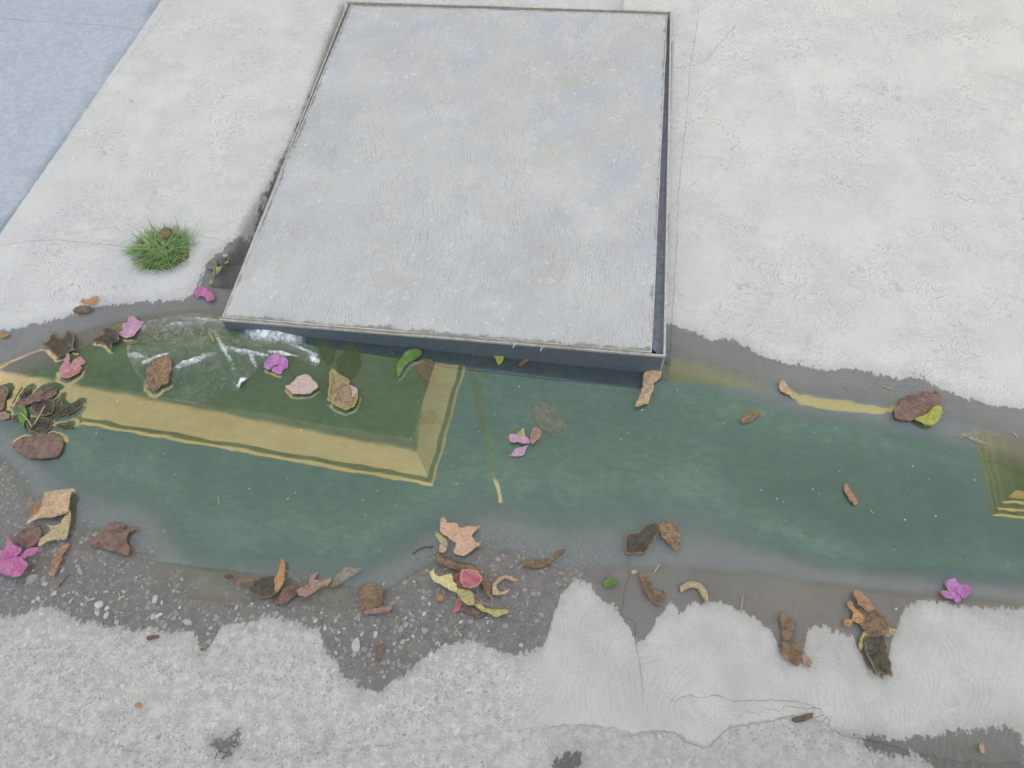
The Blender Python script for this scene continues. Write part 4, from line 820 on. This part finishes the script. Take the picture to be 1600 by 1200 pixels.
L('leaf', 'small yellow-green sliver floating beside the plastic bag', 'leaf', c(2, 105, 485, 118, 482, 140, 520, 145, 545, 125, 525), 'olive', None, GL, **fl)

# --- straws
def straw(label, pts, mat=palestem, r=.0009, where='ground', group='straws and grass stalks'):
    bm = bmesh.new(); W = []
    for q in pts:
        if where == 'ground': x, y, z = on_ground(*q); W.append((x, y, max(z, 0) + .002))
        else: W.append((*flat(*q), .002))
    x, y, z = W[0]; tube(bm, [(a - x, b - y, c_ - z) for a, b, c_ in W], r, 6)
    o = bm_obj('straw', bm, mat, None, True); o.location = (x, y, z); tag(o, label, 'straw', group)
straw('yellow grass stalk bent double at the right waterline', c(5, 1185, 525, 1215, 515, 1250, 535, 1300, 550, 1372, 580, 1330, 575, 1270, 548, 1230, 520), where='float')
straw('yellow stalk crossing the bent one at the right waterline', c(5, 1200, 540, 1230, 512, 1262, 520, 1275, 540), where='float')
straw('thin straw on wet concrete above the broad plum leaf', c(5, 712, 212, 740, 225, 775, 240))
straw('short yellow straw on the wet ramp at the far right', c(5, 1530, 505, 1545, 522, 1562, 542))
straw('straw upright between the folded brown leaf and the water', c(9, 485, 470, 500, 440, 518, 415))
straw('long upright straw on the brushed road in the lower middle', c(9, 1025, 710, 1035, 650, 1042, 600))
straw('short pale straw floating in the left of the open water', c(6, 1365, 305, 1370, 330, 1372, 355), where='float')
straw('brown stalk lying in the stony wet edge, lower left', c(6, 370, 870, 410, 820, 440, 790), darkstem)
straw('pale straw curled among pebbles at the lower left', c(6, 745, 900, 750, 930, 742, 960))
straw('green-yellow straw right of the rolled leaf on the stony road edge', c(7, 1270, 890, 1285, 860, 1295, 850))
straw('thin stalk on stones below the dark purple leaf', c(8, 440, 790, 470, 840, 485, 860))
straw('pale straw floating under the right corner of the cover', c(5, 635, 985, 655, 1010), where='float')
straw('short straw floating near the slab front, left of middle', c(2, 948, 505, 958, 530), where='float')
straw('black thin twig in the water left of the twisted brown leaf', c(8, 180, 345, 215, 318, 260, 300, 310, 300), darkstem, .0014, 'float')

# --- stone chips
def stone_mat():
    k = N('pale_stone_chip'); p = k.geo(); r = k.n('ShaderNodeObjectInfo').outputs['Random']; n = k.noise(p, 120, 5, .7)
    c_ = k.mix(r, (.30, .30, .31), (.56, .53, .49)); c_ = k.mix(k.ramp(n, .35, .7, 0, .5), c_, (.22, .21, .20))
    return k.done(k.bsdf(c_, .8, k.bump(n, .6, .001), spec=.3))
stm = stone_mat(); protos = []
for i in range(6):
    bm = bmesh.new(); bmesh.ops.create_icosphere(bm, subdivisions=2, radius=1)
    rr = random.Random(i); planes = [(Vector((rr.gauss(0, 1), rr.gauss(0, 1), rr.gauss(0, 1))).normalized(), rr.uniform(.55, .8)) for _ in range(9)]
    for v in bm.verts:
        for n_, d0 in planes:
            dd_ = v.co.dot(n_)
            if dd_ > d0: v.co -= n_ * (dd_ - d0)
    me = bpy.data.meshes.new('stone_chip'); bm.to_mesh(me); bm.free(); me.materials.append(stm); protos.append(me)
def chip(px, py, s, label='pale angular stone chip set in the wet stony road edge', group='stone chips in the road edge', el=.75, rot=None):
    x, y, z = on_ground(px, py)
    x2, y2 = flat(px + s / 2, py, z); r = math.hypot(x2 - x, y2 - y)
    o = bpy.data.objects.new('stone_chip', random.choice(protos)); C.objects.link(o)
    o.location = (x, y, z + r * .10); o.scale = (r, r * el, r * .42); o.rotation_euler = (random.uniform(-.2, .2), random.uniform(-.2, .2), random.uniform(0, 3) if rot is None else rot)
    if label.startswith('pale'):
        sz = 'tiny' if s < 6.5 else 'small' if s < 10.5 else 'fair-sized'
        wh = ('at the far left' if px < 40 else 'near the magenta flower' if px < 100 else 'below the big torn leaf' if px < 200 else 'near the narrow wet tip' if px < 300 else 'left of the middle cluster' if px < 380
              else 'below the lower middle leaf cluster' if px < 500 else 'in the dark wet tongue' if px < 640 else 'below the yellow leaf cluster' if px < 740 else 'right of the yellow leaf cluster' if px < 860 else 'near the cracked lower road')
        where_ = 'on dry road' if 'dry' in label else ('close to the waterline' if py < 905 + (px > 250) * 40 else 'in the wet band' if py < 985 else 'at the near wet rim')
        label = f'{sz} pale stone chip {where_}, {wh}'
    tag(o, label, 'stone', group)
for s in [(125, 892, 15), (50, 905, 21), (70, 912, 11), (85, 927, 12), (110, 940, 8), (60, 935, 8), (52, 940, 9), (155, 945, 17), (167, 951, 11), (166, 925, 9), (145, 936, 9), (135, 934, 7), (243, 936, 15), (253, 942, 9), (240, 963, 12), (248, 962, 14), (272, 966, 11),
          (293, 972, 14), (182, 973, 11), (167, 961, 13), (152, 958, 10), (238, 862, 8), (370, 949, 9), (432, 959, 11), (493, 970, 10), (524, 970, 8), (508, 981, 9), (557, 1008, 23), (587, 991, 12), (553, 1023, 10), (566, 990, 9), (630, 1003, 11), (616, 1006, 7),
          (661, 934, 9), (647, 909, 7), (671, 943, 8), (686, 1007, 7), (696, 1007, 8), (660, 983, 7), (663, 959, 9), (683, 968, 8), (735, 971, 10), (762, 972, 8), (814, 1008, 9), (720, 972, 8), (34, 1004, 24), (38, 1044, 6), (104, 1046, 7), (217, 1061, 6), (166, 1110, 9), (86, 1142, 7),
          (248, 1151, 11), (380, 1150, 12), (632, 1148, 8), (17, 951, 6), (370, 968, 9), (392, 983, 10), (632, 1105, 9), (600, 1058, 9), (1030, 1152, 15), (1044, 1190, 14), (1087, 1190, 15), (120, 885, 6), (193, 925, 9), (278, 925, 10), (187, 935, 8), (100, 930, 7), (115, 925, 6),
          (257, 830, 8), (284, 905, 8), (265, 915, 6), (600, 912, 7), (1400, 951, 6), (1434, 940, 7)]:
    lab = 'pale angular stone chip set in the wet stony road edge'
    if s[2] == 24: lab = 'largest whitish stone on the dry road at the far lower left'
    if s[2] == 23: lab = 'large pale stone in the dark wet road stain at the lower middle'
    if s[2] == 21: lab = 'large pale stone right beside the magenta flower'
    if lab.startswith('pale') and s[1] > 1030: lab = 'pale stone chip in the dry worn road'
    chip(*s, label=lab, group='stone chips in the dry road' if 'dry worn' in lab else 'stone chips in the road edge')
rr = random.Random(11)
cnt = 0
while cnt < 120:
    px_, py_ = rr.uniform(20, 830), rr.uniform(880, 1075)
    x, y, z = on_ground(px_, py_)
    if float(y) > float(yL(x)) - .004: continue
    w_ = float(np.interp(x, wl[:, 0], wl[:, 1]))
    if y < w_ + .012: continue
    chip(px_, py_, rr.choice((3.5, 4, 5, 5, 6, 7))); cnt += 1
chip(353, 400, 11, 'small white pebble in the channel left of the slab cover', None)

# --- grass tuft growing out of the crack
gx0, gy0, gz0 = on_ground(255, 392)
def grass_mat(name, a, b):
    k = N(name); n = k.noise(k.geo(), 90, 3, .6); cc = k.mix(k.ramp(n, .35, .65), a, b)
    pr = k.bsdf(cc, .5, spec=.4); t = k.n('ShaderNodeBsdfTranslucent', {'Color': cc}); return k.done(k.n('ShaderNodeMixShader', {0: .25, 1: pr.outputs[0], 2: t.outputs[0]}))
tuft = empty('grass_tuft', (gx0, gy0, gz0), 'round tuft of short green grass growing from a crack in the pale concrete', 'grass tuft')
def blade(bm, x, y, z, az, ln, w, lean):
    pts = []; n = 5; curve = random.uniform(.1, .5)
    for i in range(n + 1):
        t = i / n; h = math.sin(min(1.2, lean + curve * t)); pts.append(Vector((x + math.cos(az) * ln * t * h, y + math.sin(az) * ln * t * h, z + ln * t * math.cos(min(1.35, lean + curve * t)))))
    sd = Vector((-math.sin(az), math.cos(az), 0)); prev = None
    for i, p_ in enumerate(pts):
        ww = w * (1 - (i / n) ** 1.5) + .0001
        cur = (bm.verts.new(p_ - sd * ww), bm.verts.new(p_ + Vector((0, 0, -ww * .5))), bm.verts.new(p_ + sd * ww))
        if prev: bm.faces.new((prev[0], prev[1], cur[1], cur[0])); bm.faces.new((prev[1], prev[2], cur[2], cur[1]))
        prev = cur
RX, RY = .066, .054
for nm, mt, cnt, lo_, hi_ in (('grass_blades', grass_mat('grass_green', (.19, .33, .14), (.28, .43, .21)), 430, .030, .068), ('young_blades', grass_mat('young_grass_green', (.28, .46, .14), (.38, .54, .20)), 170, .030, .068), ('dead_blades', grass_mat('dry_grass', (.34, .27, .14), (.26, .20, .10)), 110, .02, .055)):
    bm = bmesh.new()
    for _ in range(cnt):
        r = math.sqrt(random.random()) * .95; a = random.uniform(0, 2 * math.pi)
        x = gx0 + RX * r * math.cos(a); y = gy0 + RY * r * math.sin(a)
        az = a + random.gauss(0, 1.5); blade(bm, x, y, gz0 + .006 * (1 - r), az, random.uniform(lo_, hi_) * (1.15 - .35 * r), random.uniform(.0012, .0022), random.uniform(.55, 1.15) + .2 * r)
    if nm == 'grass_blades':
        for (px_, py_, az, ln) in ((298, 375, 1.1, .07), (300, 380, .9, .055), (290, 372, 1.6, .05), (215, 392, 3.3, .05), (212, 400, 3.1, .045), (240, 360, 2.2, .045), (280, 362, 1.9, .045), (300, 385, .1, .04)):
            x, y, z = on_ground(px_, py_); blade(bm, x, y, z, az, ln, .0014, .8)
    bm_obj(nm, bm, mt, tuft, True)
bm = bmesh.new(); bmesh.ops.create_uvsphere(bm, u_segments=28, v_segments=12, radius=1)
for v in bm.verts:
    q = v.co; s_ = 1 + .22 * mnoise.noise(q * 3); v.co = Vector((gx0 + q.x * (RX + .004) * s_, gy0 + q.y * (RY + .004) * s_, gz0 - .002 + max(q.z, -.1) * .010 * s_ + .002 * mnoise.noise(q * 9)))
bm_obj('soil', bm, simple('grey_brown_soil', (.20, .17, .14), .95, scale=200, bump=1, col2=(.10, .085, .07)), tuft, True)
q = on_ground(268, 368); L('dead_leaf', None, None, [(260, 372), (266, 366), (276, 369), (274, 378), (266, 384), (259, 379)], 'rough', parent=tuft, lift=.016, curl=.006, crumple=.005, float_ring=False)

# ------------------------------------------------------------------ crumpled clear plastic bag
def bag_material():
    k = N('clear_plastic_film'); p = k.geo(); n = k.noise(p, 30, 5, .6, 1.0); n2 = k.noise(p, 110, 4, .6, .6)
    ridge = k.ramp(k.math('ABSOLUTE', k.math('SUBTRACT', n, .5)), .025, .0)
    b = k.bump(k.math('ADD', n, k.math('MULTIPLY', n2, .3)), 1.0, .006)
    hgt = k.attr('hi')  # mask of the white highlights painted as diffuse colour on the folds
    tr = k.n('ShaderNodeBsdfTransparent', {0: (.93, .96, .96, 1)})
    gl = k.n('ShaderNodeBsdfGlossy', {'Color': (1, 1, 1, 1), 'Roughness': .12, 'Normal': b})
    di = k.n('ShaderNodeBsdfDiffuse', {'Color': (.88, .92, .93, 1), 'Normal': b})
    fr = k.schlick(.05, b)
    m1 = k.n('ShaderNodeMixShader', {0: k.math('MULTIPLY', fr, 1.6, clamp=True), 1: tr.outputs[0], 2: gl.outputs[0]})
    white_sheen = k.math('ADD', k.math('ADD', .02, k.math('MULTIPLY', ridge, .30)), k.math('MULTIPLY', hgt, k.ramp(n2, .25, .7, .35, 1.0)), clamp=True)
    m2 = k.n('ShaderNodeMixShader', {0: white_sheen, 1: m1.outputs[0], 2: di.outputs[0]})
    return k.done(m2)
BP = [(196, 540), (205, 510), (228, 500), (270, 492), (310, 488), (345, 494), (372, 498), (430, 502), (470, 508), (482, 530), (500, 560), (492, 572), (470, 562), (455, 556), (420, 560), (402, 575), (372, 608), (350, 604), (330, 622), (300, 630), (260, 620), (225, 600), (205, 570)]
W = smooth_poly([flat(*p_) for p_ in BP], 4); A = np.array(W); mn, mx = A.min(0), A.max(0); step = .0042
gx_, gy_ = np.meshgrid(np.arange(mn[0], mx[0], step), np.arange(mn[1], mx[1], step)); keep = poly_sd(gx_, gy_, W) > .002
pts = [Vector(p_) for p_ in W] + [Vector(p_) for p_ in zip(gx_[keep], gy_[keep])]
co, ed, fc, *_ = delaunay_2d_cdt(pts, [(i, (i + 1) % len(W)) for i in range(len(W))], [list(range(len(W)))], 1, 1e-6)
peaks = [(222, 512, .012, .006, 1.1, .35), (212, 555, .008, .020, 1.5, .5), (243, 560, .030, .006, .55, .8), (298, 565, .040, .007, .55, .75), (380, 598, .014, .011, 1.2, 1.0), (405, 520, .035, .018, -.2, .55), (430, 520, .030, .016, -.1, .75), (350, 545, .050, .005, -.85, .5), (455, 528, .028, .014, -.2, .5),
         (492, 562, .018, .007, -.5, .9), (480, 548, .028, .004, -.3, .6), (390, 550, .06, .006, -.1, .45), (440, 552, .035, .004, -.1, .8), (285, 505, .035, .005, .2, .25), (395, 562, .02, .005, -.9, .6), (330, 500, .05, .004, -.1, .4)]  # raised folds that also carry the painted highlights
hz, glint = [], []
for v in co:
    z = -.006 + .006 * abs(fbm(v.x, v.y, 28, 3, 3)); h = 0
    for (px_, py_, sx, sy, ang, am) in peaks:
        x, y = flat(px_, py_); dx, dy = v.x - x, v.y - y; ca, sa = math.cos(ang), math.sin(ang)
        a_, b_ = (dx * ca + dy * sa) / sx, (-dx * sa + dy * ca) / sy
        g = math.exp(-(a_ * a_ + b_ * b_)); z += .015 * g * (.5 + .5 * am); h += am * g
    hz.append(z); glint.append(min(1, 1.25 * h) * (.6 + 1.3 * abs(fbm(v.x, v.y, 60, 8, 3))))  # strength of the painted highlight at each vertex
bx, by = flat(350, 545)
me = bpy.data.meshes.new('plastic_bag'); me.from_pydata([(v.x - bx, v.y - by, z) for v, z in zip(co, hz)], [], [list(f) for f in fc])
at = me.attributes.new('hi', 'FLOAT', 'POINT'); at.data.foreach_set('value', np.array(glint, np.float32))
bag = link_mesh('plastic_bag', me, bag_material()); bag.location = (bx, by, .0)
tag(bag, 'crumpled clear plastic bag half sunk at the left front corner of the slab cover', 'plastic bag')

# ------------------------------------------------------------------ the water
wx = np.arange(-2.4, 2.7, .0052); wy = np.arange(.28, 1.32, .0052)
WX, WY = np.meshgrid(wx, wy); WZ = np.zeros_like(WX)
for poly in FLOATS:
    A = np.array(poly); mn, mx = A.min(0) - .02, A.max(0) + .02
    ix = np.where((wx > mn[0]) & (wx < mx[0]))[0]; iy = np.where((wy > mn[1]) & (wy < mx[1]))[0]
    if len(ix) < 2 or len(iy) < 2: continue
    sl = np.ix_(iy, ix); d = poly_sd(WX[sl], WY[sl], poly)
    WZ[sl] = np.maximum(WZ[sl], .0009 * np.exp(-np.maximum(-d, 0) / .0030))
gd = -ground_base(WX, WY)
WZ += .0003 * np.exp(-np.maximum(gd, 0) / .0012)
shade = sstep(0, .06, gd)
def water_surface():
    k = N('puddle_surface'); p = k.geo()
    n = k.noise(k.vmul(p, (1, 1.3, 1)), 9, 2, .45, .3); n2 = k.noise(p, 34, 3, .6)
    b = k.bump(k.math('ADD', k.math('MULTIPLY', n, .9), k.math('MULTIPLY', n2, .10)), .06, .0022)
    d = k.attr('depth')
    tint = k.mix(k.ramp(d, 0, .035), (.97, .98, .97), (.90, .94, .88))
    tr = k.n('ShaderNodeBsdfTransparent', {0: tint})
    gl = k.n('ShaderNodeBsdfGlossy', {'Color': (1, 1, 1, 1), 'Roughness': .0, 'Normal': b})
    fr = k.schlick(.075)
    m1 = k.n('ShaderNodeMixShader', {0: k.math('MULTIPLY', fr, k.ramp(d, -.001, .008, .25, 1.0)), 1: tr.outputs[0], 2: gl.outputs[0]})
    # fine silt hanging just under the surface and specks floating on it
    di = k.n('ShaderNodeBsdfDiffuse', {'Color': (.085, .135, .095, 1)})
    m2 = k.n('ShaderNodeMixShader', {0: k.math('MULTIPLY', k.ramp(d, .006, .045), .30), 1: m1.outputs[0], 2: di.outputs[0]})
    v = k.n('ShaderNodeTexVoronoi', {'Vector': k.vadd(p, k.vscale(k.noise(p, 60, 2, .5, color=True), .01)), 'Scale': 70.0}); cs = k.sep(v.outputs['Color'])
    sp = k.math('MULTIPLY', k.ramp(v.outputs['Distance'], k.math('ADD', k.math('MULTIPLY', k.math('POWER', cs[1], 3.0), .13), .075), .05), k.ramp(cs[0], .72, .74))
    v2 = k.n('ShaderNodeTexVoronoi', {'Vector': p, 'Scale': 260.0}); c2 = k.sep(v2.outputs['Color'])
    sp2 = k.math('MULTIPLY', k.ramp(v2.outputs['Distance'], .30, .05), k.ramp(c2[0], .90, .92))
    dust = k.n('ShaderNodeBsdfDiffuse', {'Color': (.70, .76, .66, 1)})
    m3 = k.n('ShaderNodeMixShader', {0: k.math('MULTIPLY', k.math('MAXIMUM', k.math('MULTIPLY', sp, .6), k.math('MULTIPLY', sp2, .35)), k.ramp(d, .004, .03)), 1: m2.outputs[0], 2: dust.outputs[0]})
    return k.done(m3)
def murk():
    k = N('murky_green_water'); p = k.geo(); d = k.attr('depth')
    n = k.noise(p, 6, 4, .6, .6); n2 = k.noise(k.vadd(p, (4, 2, 0)), 3.0, 4, .6, .8); nf = k.noise(k.vmul(p, (1, 3, 1)), 16, 4, .6, 1.0)
    c_ = k.mix(k.ramp(n, .35, .65), (.138, .220, .138), (.165, .250, .165))
    c_ = k.mix(k.ramp(n2, .50, .66, 0, .6), c_, (.11, .175, .095))
    c_ = k.mix(k.ramp(k.math('ADD', k.sep(p)[0], k.math('MULTIPLY', n2, .9)), .75, 1.35, 0, .75), c_, (.085, .135, .080)); c_ = k.mix(k.ramp(nf, .58, .72, 0, .45), c_, (.085, .14, .095))
    c_ = k.mix(k.ramp(k.noise(k.vadd(p, (7, 1, 0)), 5, 3, .5, .3), .58, .74, 0, .35), c_, (.19, .26, .22)); c_ = k.mix(k.ramp(k.noise(k.vmul(p, (1, 1.8, 1)), 38, 6, .75), .40, .62, 0, .38), c_, (.075, .125, .075))
    a = k.ramp(k.math('ADD', d, k.math('MULTIPLY', k.math('SUBTRACT', n, .5), .008)), .0055, .026, 0, .97); a = k.math('MULTIPLY', a, k.ramp(d, .0055, .013))
    di = k.bsdf(c_, .9, spec=0); tr = k.n('ShaderNodeBsdfTransparent', {0: (1, 1, 1, 1)})
    return k.done(k.n('ShaderNodeMixShader', {0: a, 1: tr.outputs[0], 2: di.outputs[0]}))
water = link_mesh('water', grid_mesh('water', WX, WY, WZ, dict(depth=gd)), water_surface())
tag(water, 'still green puddle surface mirroring yellow houses', kind='structure')
w2 = grid_mesh('murky_water', WX[::2, ::2], WY[::2, ::2], np.full(WX[::2, ::2].shape, -.0055), dict(depth=gd[::2, ::2]))
tag(link_mesh('murky_water', w2, murk()), 'cloudy green water below the puddle surface', kind='structure')
